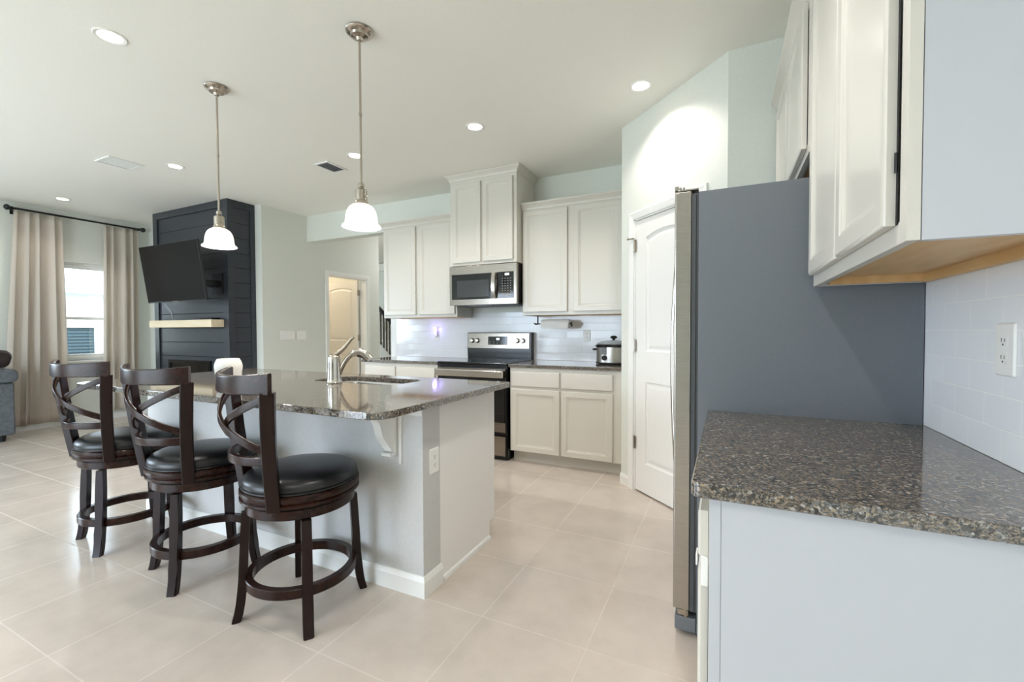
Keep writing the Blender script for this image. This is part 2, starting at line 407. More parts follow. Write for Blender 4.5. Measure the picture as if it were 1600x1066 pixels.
def panel_door(g, w_, h_, t, arch=.035):
    """two-panel moulded door: local x 0..w, z 0..h, front y=0, back y=t; the top panel has an arched head"""
    st = .115
    def loop(x0, x1, z0, z1, a, ins, y, n=20):
        x0 += ins; x1 -= ins; z0 += ins; z1 -= ins
        pts = [(x0, y, z0), (x1, y, z0)]
        for i in range(n+1):
            u = i/n; x = x1+(x0-x1)*u; pts.append((x, y, z1-a+a*(1-(2*u-1)**2) if a else z1))
        return pts
    panels = [(st, w_-st, .22, .83, 0), (st, w_-st, 1.055, h_-.105, arch)]
    b = g.bm
    # front face with two holes: strips round the panels
    def quad(*p): b.faces.new([b.verts.new(q) for q in p])
    xs0, xs1 = st, w_-st
    quad((0, 0, 0), (xs0, 0, 0), (xs0, 0, h_), (0, 0, h_)); quad((xs1, 0, 0), (w_, 0, 0), (w_, 0, h_), (xs1, 0, h_))
    quad((xs0, 0, 0), (xs1, 0, 0), (xs1, 0, .22), (xs0, 0, .22)); quad((xs0, 0, .83), (xs1, 0, .83), (xs1, 0, 1.055), (xs0, 0, 1.055))
    top = loop(*panels[1], 0, 0)[2:]
    b.faces.new([b.verts.new(q) for q in [(xs1, 0, h_), (xs0, 0, h_)] + list(reversed(top))])
    for p in panels:
        g.loops([loop(*p, i, y) for i, y in ((0, 0), (.006, .007), (.012, .010), (.022, .010), (.04, .004), (.05, .003))], True, False, True)
    bmesh.ops.remove_doubles(b, verts=b.verts, dist=1e-5)
    g.box(0, w_, .0105, t, 0, h_)
    for x in (0, w_): quad((x, 0, 0), (x, .0105, 0), (x, .0105, h_), (x, 0, h_))
    quad((0, 0, h_), (w_, 0, h_), (w_, .0105, h_), (0, .0105, h_)); quad((0, 0, 0), (w_, 0, 0), (w_, .0105, 0), (0, .0105, 0))
def hinge(g, x, y, z, d=.012):
    g.box(x-.014, x+.014, y-.002, y+.002, z-.045, z+.045, .001); g.cyl((x, y-d*.5, z-.047), (x, y-d*.5, z+.047), .006, 10)
d1 = bpy.data.objects.new('door_1', None); COL.objects.link(d1); d1['kind'] = 'structure'; d1['label'] = 'white two-panel pantry door on the diagonal wall'
g = G(PM @ Matrix.Translation((DS0+.014, .004, .012))); panel_door(g, DS1-DS0-.028, DH-.028, .035); g.obj('door_panel', M['door'], d1, smooth=False)
for z in (.373, 1.107, 1.86):
    g = G(PM); hinge(g, DS0+.012, -.004, z); g.obj('hinge', M['nickel'], d1)
g = G(PM).cyl((DS0+.010, -.012, 1.915), (DS0-.03, -.035, 1.915), .005, 8).cyl((DS0-.03, -.035, 1.915), (DS0-.037, -.039, 1.915), .008, 10); g.obj('door_stop', M['nickel'], d1)
g = G(PM).lathe_ax([(.026, 0), (.026, .006), (.012, .010), (.011, .03), (.022, .036), (.028, .05), (.024, .063), (.008, .068)], (DS1-.075, .004, .92), (0, -1, 0)); g.obj('door_knob', M['nickel'], d1)
d2 = bpy.data.objects.new('door_2', None); COL.objects.link(d2); d2['kind'] = 'structure'; d2['label'] = 'white two-panel hall door standing open into a lit room'
DM = Matrix(((-1, 0, 0, XH-.15), (0, -1, 0, 5.44), (0, 0, 1, .012), (0, 0, 0, 1)))
g = G(Matrix.Translation((XH-.15-.745, 5.405, .012))); panel_door(g, .745, 2.03, .035); g.obj('door_panel', M['door'], d2, smooth=False)
for z in (.25, 1.114, 1.846):
    g = G().box(XH-.145, XH-.137, 5.40, 5.446, z-.045, z+.045).cyl((XH-.14, 5.40, z-.047), (XH-.14, 5.40, z+.047), .007, 10); g.obj('hinge', M['nickel'], d2)
g = G().lathe_ax([(.026, 0), (.026, .006), (.012, .010), (.011, .03), (.022, .036), (.028, .05), (.024, .063), (.008, .068)], (XH-.15-.69, 5.405, .945), (0, -1, 0)); g.obj('door_knob', M['nickel'], d2)

# window in the left wall
w1 = bpy.data.objects.new('window_1', None); COL.objects.link(w1); w1['kind'] = 'structure'; w1['label'] = 'white single-hung window between the cream curtains'
XG = XW-.10
g = G()
def wframe(g, x0, x1, y0, y1, z0, z1, t):
    g.box(x0, x1, y0, y0+t, z0, z1, .003).box(x0, x1, y1-t, y1, z0, z1, .003).box(x0, x1, y0+t, y1-t, z0, z0+t, .003).box(x0, x1, y0+t, y1-t, z1-t, z1, .003)
wframe(g, XG-.04, XG+.04, WY0, WY1, WZ0, WZ1, .045); g.obj('window_frame', M['white'], w1)
g = G(); wframe(g, XG-.012, XG+.03, WY0+.045, WY1-.045, WZ0+.045, 1.43, .04); g.obj('window_sash', M['white'], w1)
g = G(); wframe(g, XG-.035, XG-.012, WY0+.045, WY1-.045, 1.39, WZ1-.045, .035); g.obj('window_sash', M['white'], w1)
g = G().box(XG-.001, XG+.003, WY0+.08, WY1-.08, WZ0+.08, 1.395); g.obj('window_pane', M['pane'], w1)
g = G().box(XG-.026, XG-.022, WY0+.075, WY1-.075, 1.42, WZ1-.075); g.obj('window_pane', M['pane'], w1)
g = G().box(XW-.09, XW+.03, WY0-.02, WY1+.02, WZ0-.025, WZ0, .004); g.obj('window_sill', M['white'], w1)
# the rear sliding door and windows that light the room
for nm, (x0, x1, z0, z1, n) in {'window_2': (-5.9, -2.5, 0, 2.3, 2)}.items():
    g = G(); st = (x1-x0)/n
    for i in range(n):
        a = x0+i*st; b = a+st
        g.box(a, a+.05, -3.16, -3.10, z0, z1).box(b-.05, b, -3.16, -3.10, z0, z1).box(a+.05, b-.05, -3.16, -3.10, z0, z0+.06).box(a+.05, b-.05, -3.16, -3.10, z1-.06, z1)
    struct(nm, g, M['white'])
g = G(); wframe(g, XW-.11, XW-.05, -1.4, .2, .84, 2.16, .045); struct('window_3', g, M['white'])

# ------------------------------------------------------------------ cabinets
FRONT = Matrix()                                       # faces -Y
def facing(x, y, z=0, side='back'):
    """local frame: x along the run, y into the cabinet, z up"""
    if side == 'back': return Matrix.Translation((x, y, z))
    return Matrix.Translation((x, y, z)) @ Matrix.Rotation(-PI/2, 4, 'Z')      # faces -X, run goes toward -Y
def cab_door(g, w_, h_, t=.02, fr=.058, slab=False):
    """recessed-panel cabinet door: x 0..w, z 0..h, back at y=0, front at y=-t"""
    def lp(i, y): return [(i, y, i), (w_-i, y, i), (w_-i, y, h_-i), (i, y, h_-i)]
    if slab:
        g.loops([lp(0, 0), lp(0, -t+.005), lp(.004, -t+.001), lp(.009, -t)])
    else:
        g.loops([lp(0, 0), lp(0, -t+.006), lp(.003, -t+.002), lp(.008, -t), lp(fr-.012, -t), lp(fr-.007, -t+.004), lp(fr-.002, -t+.004),
                 lp(fr+.004, -t+.009), lp(fr+.012, -t+.011), lp(fr+.02, -t+.011)])
def crown_ring(x0, x1, yf, yb, z0, ol, orr, sc=1):
    prof = [(0, 0), (.006, .004), (.008, .018), (.018, .03), (.034, .045), (.042, .052), (.042, .066)]
    return [[(x0-ol*o*sc, yf-o*sc, z0+z*sc), (x1+orr*o*sc, yf-o*sc, z0+z*sc), (x1+orr*o*sc, yb, z0+z*sc), (x0-ol*o*sc, yb, z0+z*sc)] for o, z in prof]

def upper(label, xf, w_, d, z0, z1, doors, dz0, dz1, crown=None, ply=True, cmat='cab', hinged_dot=None):
    """doors: list of (x0, x1) in local coordinates. Carcass front is y=0, back y=d"""
    base = xf @ Vector((w_/2, d, z0))
    t = thing('upper_cabinet', label, 'cabinet', base, 'white upper cabinets')
    bt = .03
    g = G(xf); g.box(0, w_, .001, d, z0+bt, z1)                                 # body
    g.box(0, .018, .0011, d, z0, z0+bt).box(w_-.018, w_, .0011, d, z0, z0+bt)
    g.obj('carcass', M[cmat], t)
    g = G(xf)
    fs = .035
    zz1 = z1
    g.box(0, fs, -.019, 0, z0, zz1, .0015).box(w_-fs, w_, -.019, 0, z0, zz1, .0015).box(fs, w_-fs, -.019, 0, z0, z0+fs+.005, .0015).box(fs, w_-fs, -.019, 0, zz1-.06, zz1, .0015)
    if len(doors) > 1: mx = (doors[0][1]+doors[1][0])/2; g.box(mx-.03, mx+.03, -.019, 0, z0+fs, zz1-.06, .0015)
    g.box(fs, w_-fs, -.004, 0, z0+fs, zz1-.06)
    g.obj('face_frame', M['cab'], t)
    if ply:
        g = G(xf); g.box(.018, w_-.018, .02, d-.0, z0+bt-.004, z0+bt-.0005).box(.018, w_-.018, d-.03, d-.001, z0, z0+bt-.004).box(.018, .036, 0.02, d-.03, z0+.002, z0+bt-.004); g.obj('underside', M['ply'], t)
    for a, b in doors:
        g = G(xf @ Matrix.Translation((a, -.0205, dz0))); cab_door(g, b-a, dz1-dz0); g.obj('door', M['cab'], t)
    if crown is not None:
        ol, orr, sc = crown
        g = G(xf); g.loops(crown_ring(0, w_, -.019, d, z1-.02, ol, orr, sc)); g.obj('crown_moulding', M['cab'], t)
    return t
YU = 4.006                                                              # carcass front plane of the back-wall uppers
upper('white two-door upper cabinet left of the microwave', facing(-3.59, YU+.019), 1.005, YB-YU-.0195, 1.372, 2.42, [(.022, .47), (.522, .985)], 1.402, 2.385, (1, 0, 1))
upper('tall white two-door cabinet reaching the ceiling above the microwave', facing(-2.58, 3.90), .758, YB-3.9005, 1.888, H-.066+.018, [(.035, .366), (.392, .722)], 1.915, 2.715, (1, 1, 1), ply=False)
upper('wide white two-door upper cabinet beside the pantry wall', facing(-1.818, YU+.019), 1.062, YB-YU-.0195, 1.372, 2.42, [(.014, .468), (.53, .985)], 1.402, 2.385, (0, 0, 1))
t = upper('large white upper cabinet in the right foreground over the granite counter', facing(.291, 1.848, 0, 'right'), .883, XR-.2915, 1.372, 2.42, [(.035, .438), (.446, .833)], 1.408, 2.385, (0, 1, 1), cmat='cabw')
g = G().box(.2705, .2722, 1.005, 1.0148, 1.408, 2.38); g.obj('door_gap_shade', M['rubber'], t)  # black strip standing in for the shade in the door gap
g = G().cyl((.2685, 1.008, 1.50), (.2685, 1.008, 1.535), .003, 8); g.obj('hinge', M['blackm'], t)
upper('white cabinet high above the refrigerator', facing(.275, 2.842, 0, 'right'), .985, XR-.2755, 1.845, 2.42, [(.04, .468), (.51, .94)], 1.872, 2.385, (0, 0, 1))

def base_cab(label, xf, w_, d, drawers, doors, group='white base cabinets', top=.883, dz=.712):
    """drawers: (x0,x1); doors: (x0,x1)"""
    t = thing('base_cabinet', label, 'cabinet', xf @ Vector((w_/2, d/2, 0)), group)
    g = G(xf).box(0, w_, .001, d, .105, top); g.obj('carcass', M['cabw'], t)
    g = G(xf).box(0, w_, -.019, 0, .105, top, .0015)
    g.obj('face_frame', M['cab'], t)
    g = G(xf).box(0, w_, .06, .075, 0, .105); g.obj('toe_kick', M['cab'], t)
    for a, b in drawers:
        g = G(xf @ Matrix.Translation((a, -.0205, dz))); cab_door(g, b-a, .847-dz, slab=True); g.obj('drawer_front', M['cab'], t)
    for a, b in doors:
        g = G(xf @ Matrix.Translation((a, -.0205, .112))); cab_door(g, b-a, dz-.137); g.obj('door', M['cab'], t)
    return t
YC = 3.72
base_cab('white base cabinet left of the range, behind the island faucet', facing(-3.60, YC), .975, YB-YC-.001, [(.02, .44), (.455, .95)], [(.02, .44), (.455, .95)])
base_cab('white base cabinet between the range and the pantry', facing(-1.808, YC), 1.053, YB-YC-.001, [(.018, .488), (.506, .958)], [(.018, .488), (.506, .958)])
t = base_cab('white base cabinet in the right foreground with a blank side panel', facing(-.010, 1.845, 0, 'right'), .862, XR+.010-.002, [(.02, .42), (.44, .847)], [(.02, .42), (.44, .847)], dz=.748)
# visible end: separate stile edge and a child latch at the door edge
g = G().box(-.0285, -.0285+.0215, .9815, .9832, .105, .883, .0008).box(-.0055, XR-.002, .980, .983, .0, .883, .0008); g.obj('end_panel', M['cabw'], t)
g = G().box(-.044, -.0302, .9915, .9972, .690, .752, .002).box(-.0545, -.0512, .997, 1.03, .728, .752, .0015); g.obj('child_latch', M['plastic'], t)
g = G().box(-.0298, -.0288, .988, 1.0, .11, .69); g.obj('door_gap_shade', M['rubber'], t)  # shade between door and frame, drawn as a black strip

# ------------------------------------------------------------------ countertops
def slab_poly(g, poly, z0, z1, r=.004):
    n = len(poly); cx = sum(p[0] for p in poly)/n; cy = sum(p[1] for p in poly)/n
    def off(d):
        out = []
        for i in range(n):
            a = Vector((*poly[i-1], 0)); b = Vector((*poly[i], 0)); c = Vector((*poly[(i+1) % n], 0))
            n1 = (b-a).normalized(); n2 = (c-b).normalized()
            m = Vector((-n1.y-n2.y, n1.x+n2.x, 0)).normalized(); k = m.dot(Vector((-n1.y, n1.x, 0)))
            out.append(b+m*d/max(k, .3))
        return out
    g.loops([[(p.x, p.y, z) for p in off(d)] for d, z in ((r*.6, z0), (0, z0+r*.6), (0, z1-r), (r*.3, z1-r*.3), (r, z1))])
def arcpts(cx, cy, r, a0, a1, n=8): return [(cx+r*math.cos(R_(a0+(a1-a0)*i/n)), cy+r*math.sin(R_(a0+(a1-a0)*i/n))) for i in range(n+1)]
ZT, ZS = .914, .884
g = G(); slab_poly(g, [(-3.625, 3.675), (-2.612, 3.675), (-2.612, YB-.010), (-3.625, YB-.010)], ZS, ZT)
tag(g.obj('countertop', M['granite']), 'granite countertop left of the range under the violet night light', 'countertop', 'granite countertops')
g = G(); slab_poly(g, [(-1.815, 3.675), (-.755, 3.675), (-.755, YB-.010), (-1.815, YB-.010)], ZS, ZT)
tag(g.obj('countertop', M['granite']), 'granite countertop right of the range holding the slow cooker', 'countertop', 'granite countertops')
g = G(); slab_poly(g, arcpts(-.063+.02, .962+.02, .02, 180, 270, 5) + [(XR-.0092, .962), (XR-.0092, 1.858), (-.063, 1.858)], ZS, ZT)
tag(g.obj('countertop', M['granite']), 'speckled brown granite countertop in the right foreground', 'countertop', 'granite countertops')
# island slab with the sink cut out: outer outline, hole, side walls
IX0, IX1, IY0, IY1 = -3.60, -1.165, 1.265, 2.40
outer = arcpts(IX0+.06, IY0+.06, .06, 180, 270) + arcpts(IX1-.085, IY0+.085, .085, 270, 360) + arcpts(IX1-.03, IY1-.03, .03, 0, 90) + arcpts(IX0+.03, IY1-.03, .03, 90, 180)
hole = (arcpts(-2.33+.04, 1.975+.06, .08, 180, 270) + [(-1.98, 1.955)] + arcpts(-1.82, 2.075, .12, 270, 345) + arcpts(-1.785, 2.18, .085, 10, 90) + arcpts(-2.26, 2.18, .085, 90, 180))
def island_slab():
    bm = bmesh.new(); rings = []
    def off(poly, d):
        n = len(poly); out = []
        for i in range(n):
            a = Vector((*poly[i-1], 0)); b = Vector((*poly[i], 0)); c = Vector((*poly[(i+1) % n], 0))
            t = ((b-a).normalized()+(c-b).normalized()); t.normalize(); out.append(b+Vector((-t.y, t.x, 0))*d)
        return out
    def ring(poly, d, z): return [bm.verts.new((p.x, p.y, z)) for p in off(poly, d)]
    r = .004
    O = [ring(outer, d, z) for d, z in ((r*.6, ZS), (0, ZS+r*.6), (0, ZT-r), (r*.3, ZT-r*.3), (r, ZT))]
    Hh = [ring(hole, -d, z) for d, z in ((0, ZS), (0, ZT-.003), (.003, ZT))]
    for Ls in (O, Hh):
        for a, b in zip(Ls, Ls[1:]):
            for i in range(len(a)): j = (i+1) % len(a); bm.faces.new((a[i], a[j], b[j], b[i]))
    for o, h in ((O[-1], Hh[-1]), (O[0], Hh[0])):
        es = []
        for l in (o, h):
            for i in range(len(l)):
                e = bm.edges.get((l[i], l[(i+1) % len(l)])); es.append(e)
        bmesh.ops.triangle_fill(bm, edges=es, use_beauty=True, use_dissolve=False)
    g = G(); g.bm.free(); g.bm = bm; return g
tag(island_slab().obj('countertop', M['granite'], angle=25), 'long polished granite island countertop with a sink cut out', 'countertop', 'granite countertops')
# undermount sink
sk = thing('kitchen_sink', 'stainless undermount sink set in the island countertop', 'sink', (-2.0, 2.1, .68))
def off2(poly, d):
    n = len(poly); out = []
    for i in range(n):
        a = Vector((*poly[i-1], 0)); b = Vector((*poly[i], 0)); c = Vector((*poly[(i+1) % n], 0))
        t = ((b-a).normalized()+(c-b).normalized()).normalized(); out.append(b+Vector((-t.y, t.x, 0))*d)
    return out
g = G(); g.loops([[(p.x, p.y, z) for p in off2(hole, d)] for d, z in ((-.02, ZS-.001), (-.004, ZS-.001), (.004, ZS-.02), (.012, .74), (.03, .70), (.07, .69))], True, False, True)
g.obj('bowl', M['steel'], sk)
g = G().lathe([(.045, 0), (.045, .003), (.03, .004), (.028, .002)], (-2.05, 2.16, .6905), 24); g.obj('drain', M['chrome'], sk)

# ------------------------------------------------------------------ island body
isl = thing('kitchen_island', 'white kitchen island with a half wall facing the stools', 'kitchen island', (-2.4, 1.9, 0))
g = G().box(-3.55, -1.242, 1.63, 1.765, 0, ZS-.001, .002); g.obj('knee_wall', M['knee'], isl)
g = G().box(-3.53, -1.2625, 1.765, 2.26, 0, .105).box(-3.53, -1.2625, 1.765, 2.31, .105, .66).box(-3.53, -2.42, 1.765, 2.31, .66, ZS-.001).box(-1.63, -1.2625, 1.765, 2.31, .66, ZS-.001).box(-2.42, -1.63, 1.765, 1.92, .66, ZS-.001).box(-2.42, -1.63, 2.295, 2.31, .66, ZS-.001).box(-1.262, -1.244, 1.766, 2.262, .0, ZS-.001, .001).box(-1.262, -1.244, 2.262, 2.315, .105, ZS-.001, .001)
g.box(-3.53, -1.246, 2.311, 2.330, .105, ZS-.001, .001); g.obj('cabinet_body', M['isl'], isl)
for a, b in ((-3.50, -2.96), (-2.94, -2.42), (-2.40, -1.86), (-1.84, -1.28)):
    g = G(Matrix.Translation((b, 2.3305, .115)) @ Matrix.Rotation(PI, 4, 'Z')); cab_door(g, b-a, .75); g.obj('door', M['cab'], isl)
pr = bb_prof(.015, .095)
g = G(); path = [(-3.55, 1.77), (-3.55, 1.63), (-1.242, 1.63), (-1.242, 1.768)]; nrm = [(-1, 0), (-1, -1), (1, -1), (1, 0)]
g.loops([[(p[0]+n[0]*x, p[1]+n[1]*x, z) for x, z in pr] for p, n in zip(path, nrm)]); g.obj('baseboard', M['white'], isl, smooth=False)
g = G().loops([[(-1.244+x, y, z) for x, z in ((0, 0), (.013, 0), (.013, .012), (.009, .02), (0, .024))] for y in (1.78, 2.258)]); g.obj('shoe_moulding', M['white'], isl)
# flat frame trim under the overhang and the corbels
g = G().box(-1.366, -1.2425, 1.6255, 1.63, .835, ZS-.001, .0015).box(-1.376, -1.360, 1.6225, 1.63, .60, ZS-.001, .0015); g.obj('corner_trim', M['white'], isl)
def corbel(x):
    g = G(); D = .18
    prof = [(0, .662), (.03, .662), (.034, .676), (.042, .679), (.046, .69)]
    for i in range(11):
        u = i/10; prof.append((.046+(D-.07)*(u**1.15)+.012*math.sin(u*2*PI), .69+(.165)*u-.0*u))
    prof += [(D, .862), (D, ZS-.001), (0, ZS-.001)]
    g.extrude(prof, lambda y, z: (x-.022, 1.63-y, z), lambda y, z: (x+.022, 1.63-y, z))
    # raised border and a back plate
    g.box(x-.03, x+.03, 1.617, 1.63, .645, ZS-.001, .002).box(x-.03, x+.03, 1.63-D-.01, 1.63, ZS-.014, ZS-.001, .002).box(x-.028, x+.028, 1.585, 1.63, .64, .656, .003)
    g.obj('corbel', M['white'], isl)
corbel(-1.42)

# ------------------------------------------------------------------ electrical plates
def plate(xf, w_, h_, kind, label, group, name='wall_outlet', cat='outlet'):
    """plate centred at the local origin in the xz plane, front toward -y"""
    t = thing(name, label, cat, xf @ Vector((0, 0, 0)), group)
    def lp(i, y): return [(x, y, z) for x, z in rrect(w_-2*i, h_-2*i, .005)]
    g = G(xf); g.loops([lp(0, 0), lp(0, -.002), lp(.003, -.005), lp(.005, -.0055)]); g.obj('plate', M['plastic'], t)
    if kind == 'duplex':
        for s in (1, -1):
            g = G(xf @ Matrix.Translation((0, -.0055, s*.0195))); g.loops([[(x, y, z) for x, z in rrect(.034, .028, .011)] for y in (0, -.0015)]); f = g.obj('receptacle', M['plastic'], t)
            g = G(xf @ Matrix.Translation((0, -.0071, s*.0195))); g.box(-.0075, -.0055, -.0003, .0003, -.002, .007).box(.0055, .0075, -.0003, .0003, -.002, .006).cyl((0, -.0003, -.008), (0, .0003, -.008), .0025, 8); sub(g, 'slots', M['dark'], f, t)
    if kind.startswith('rocker'):
        n = int(kind[6:])
        for i in range(n):
            x = (i-(n-1)/2)*.0455
            g = G(xf @ Matrix.Translation((x, -.0055, 0))); g.loops([[(a-.0165, 0, b) for a, b in ((0, -.033), (.033, -.033), (.033, .033), (0, .033))], [(a-.0165, y, b) for a, b, y in ((0, -.033, -.001), (.033, -.033, -.001), (.033, .033, -.004), (0, .033, -.004))]]); g.obj('rocker', M['plastic'], t, smooth=False)
    return t
RX = Matrix.Rotation(PI/2, 4, 'Z')          # plate facing +X
RL = Matrix.Rotation(-PI/2, 4, 'Z')         # plate facing -X
plate(Matrix.Translation((-1.2418, 1.714, .610)) @ RX, .073, .118, 'duplex', 'white duplex outlet on the island end wall below the countertop', 'white wall outlets')
plate(Matrix.Translation((-1.255, YB-.0095, 1.172)), .073, .118, 'duplex', 'white outlet on the back tile between paper towel and slow cooker', 'white wall outlets')
plate(Matrix.Translation((XR-.0095, 1.397, 1.176)) @ RL, .080, .122, 'duplex', 'white outlet on the tiled right wall above the near counter', 'white wall outlets')
plate(Matrix.Translation((-3.075, YB-.0095, 1.165)), .073, .118, 'duplex', 'white outlet on the back tile with a violet night light plugged in', 'white wall outlets')
nl = thing('night_light', 'small glowing violet night light plugged in left of the range', 'night light', (-3.07, YB-.016, 1.18))
g = G().box(-3.092, -3.052, YB-.036, YB-.0175, 1.155, 1.215, .006); g.obj('housing', M['plastic'], nl)
g = G().box(-3.09, -3.054, YB-.042, YB-.0365, 1.185, 1.265, .0025); g.obj('lens', M['violet'], nl)
light('night_light_glow', 'POINT', (-3.07, YB-.07, 1.24), .35, (.45, .35, 1), shadow_soft_size=.02)
plate(Matrix.Translation((XH+.0008, 4.007, 1.170)) @ RX, .209, .118, 'rocker4', 'wide multi-gang light switch plate on the hall wall', 'light switch plates', 'light_switch', 'light switch')
plate(Matrix.Translation((XH+.0008, 4.222, 1.168)) @ RX, .135, .118, 'rocker2', 'narrow two-gang light switch plate nearer the hall door', 'light switch plates', 'light_switch', 'light switch')

# ------------------------------------------------------------------ range
rg = thing('range', 'stainless and black electric range between the base cabinets', 'stove', (-2.214, 4.0, 0))
x0, x1 = -2.600, -1.830
g = G().box(x0, x1, 3.69, 4.315, .03, .895, .003).box(x0+.01, x1-.01, 3.72, 4.30, .001, .03); g.obj('body', M['black'], rg)
g = G().box(x0-.004, x1+.004, 3.665, 4.26, .896, .922, .006); ck = g.obj('cooktop', M['glass'], rg)
for bx, by, br in ((-2.42, 3.82, .10), (-2.02, 3.82, .085), (-2.42, 4.08, .075), (-2.02, 4.08, .10)):
    g = G(); g.loops([[(bx+r*math.cos(2*PI*i/40), by+r*math.sin(2*PI*i/40), .9223) for i in range(40)] for r in (br, br-.003)], True, False, False); sub(g, 'burner_ring', M['grille'], ck, rg)
g = G().extrude([(4.245, .915), (4.315, .915), (4.315, 1.205), (4.265, 1.205), (4.245, 1.195), (4.235, 1.03)], lambda y, z: (x0, y, z), lambda y, z: (x1, y, z)); g.obj('backguard', M['black'], rg)
tl = math.atan2(.010, .165)
cpm = Matrix.Translation(((x0+x1)/2, 4.2375, 1.115)) @ Matrix.Rotation(-tl, 4, 'X')
g = G(cpm).box(-.372, .372, -.010, -.0005, -.085, .083, .004); cp = g.obj('control_panel', M['steelh'], rg)
g = G(cpm).box(-.115, .115, -.0125, -.0102, -.045, .045, .002); dsp = sub(g, 'display', M['glass'], cp, rg)
g = G(cpm).box(-.014, .022, -.0132, -.0127, .008, .028); sub(g, 'clock', M['led'], cp, rg)
for i in range(5):
    for j in range(2):
        g = G(cpm).box(-.10+.045*i, -.10+.045*i+.014, -.0131, -.0127, -.034+.02*j-.003, -.034+.02*j+.003); sub(g, 'touch_key', M['button'], cp, rg)
for kx in (-.315, -.25, .235, .30):
    g = G(cpm).lathe_ax([(.027, 0), (.027, .006), (.023, .009), (.021, .026), (.018, .03), (.006, .031)], (kx, -.0102, 0), (0, -1, 0)); kn = sub(g, 'knob', M['chrome'], cp, rg)
    g = G(cpm).box(kx-.003, kx+.003, -.046, -.0405, -.018, .018, .001); sub(g, 'knob_grip', M['nickel'], cp, rg)
od = G().box(x0+.004, x1-.004, 3.665, 3.689, .265, .868, .004).obj('oven_door', M['black'], rg)
g = G().box(x0+.02, x1-.02, 3.661, 3.6648, .365, .735, .001); sub(g, 'oven_window', M['glass'], od, rg)
g = G().box(x0+.012, x1-.012, 3.661, 3.6648, .272, .362, .001).box(x0+.012, x1-.012, 3.661, 3.6648, .80, .862, .001); sub(g, 'door_trim', M['steelh'], od, rg)
g = G().box(x0+.014, x1-.014, 3.606, 3.632, .783, .853, .010, 3).box(x0+.05, x0+.08, 3.63, 3.664, .80, .835, .003).box(x1-.08, x1-.05, 3.63, 3.664, .80, .835, .003); sub(g, 'door_handle', M['chrome'], od, rg)
g = G().box(x0+.004, x1-.004, 3.665, 3.689, .035, .235, .003); dr = g.obj('drawer', M['black'], rg)
g = G().box(x0+.012, x1-.012, 3.661, 3.6648, .05, .232, .001); sub(g, 'drawer_front', M['steelh'], dr, rg)

# ------------------------------------------------------------------ over-the-range microwave
mw = thing('microwave', 'stainless over-the-range microwave under the tall cabinet', 'microwave', (-2.2, 4.1, 1.487))
x0, x1, z0, z1 = -2.600, -1.826, 1.484, 1.884
g = G().box(x0+.006, x1-.006, 3.925, YB-.010, z0+.012, z1, .003); g.obj('body', M['blackm'], mw)
fr = G().box(x0, x1, 3.885, 3.924, z0, z1, .004).obj('front_panel', M['steelh'], mw)
g = G().box(x0+.032, -2.090, 3.881, 3.8848, 1.543, 1.800, .0015); dw = sub(g, 'door_glass', M['glass'], fr, mw)
g = G().box(x0+.095, -2.130, 3.8797, 3.8808, 1.565, 1.735); sub(g, 'door_window', M['glassg'], fr, mw)
g = G().box(-2.040, x1-.032, 3.881, 3.8848, 1.543, 1.800, .0015); sub(g, 'control_panel', M['glass'], fr, mw)
g = G().box(-1.950, -1.905, 3.8797, 3.8808, 1.765, 1.785); sub(g, 'clock', M['led'], fr, mw)
for j in range(8):
    for i in range(4):
        g = G().box(-1.985+.03*i, -1.985+.03*i+.013, 3.8800, 3.8808, 1.563+.024*j, 1.563+.024*j+.006); sub(g, 'touch_key', M['button'], fr, mw)
pts = [(-2.065, 3.884-.045*math.sin(PI*i/12)**.6, 1.50+.34*i/12) for i in range(13)]
pts = [(-2.065, 3.862-.022*math.sin(PI*i/12), 1.545+.255*i/12) for i in range(13)]
g = G().sweep(pts, rrect(.040, .012, .004), (0, -1, 0)).box(-2.075, -2.055, 3.862, 3.885, 1.548, 1.568).box(-2.075, -2.055, 3.862, 3.885, 1.777, 1.797); sub(g, 'door_handle', M['chrome'], fr, mw)
g = G().box(x0+.03, x1-.03, 3.94, 4.28, z0-.004, z0+.0115, .002).box(x0+.22, x0+.50, 3.90, 3.95, z0-.012, z0-.0005, .002); g.obj('vent_grille', M['grille'], mw)

# ------------------------------------------------------------------ refrigerator
fd = thing('refrigerator', 'stainless side-by-side refrigerator with a grey side, beside the near counter', 'refrigerator', (.2, 2.31, 0))
FY0, FY1 = 1.862, 2.775
g = G().box(-.098, XR-.0095, FY0, FY1, .022, 1.757, .003).box(-.09, -.02, FY0+.02, FY0+.10, 0, .022).box(-.09, -.02, FY1-.10, FY1-.02, 0, .022).box(.48, .54, FY0+.02, FY0+.10, 0, .022).box(.48, .54, FY1-.10, FY1-.02, 0, .022)
g.obj('body', M['fridge'], fd)
g = G().box(-.124, -.098, FY0+.006, FY1-.006, .105, 1.752).box(-.1135, -.1085, FY0, FY0+.004, .11, 1.75); g.obj('gasket', M['gasket'], fd)
for a, b, hy in ((FY0, 2.235, 2.20), (2.241, FY1, 2.276)):
    g = G().box(-.186, -.1245, a, b, .107, 1.765, .006, 3); dd = g.obj('door', M['steel'], fd)
    pts = []
    for i in range(25):
        u = i/24; z = .52+1.1*u; pts.append((-.199-.025*math.sin(PI*u)**.75, hy, z))
    g = G().tube(pts, .012, 12, (0, 1, 0)).cyl((-.186, hy, .535), (-.208, hy, .535), .011, 12).cyl((-.186, hy, 1.605), (-.208, hy, 1.605), .011, 12); sub(g, 'door_handle', M['chrome'], dd, fd)
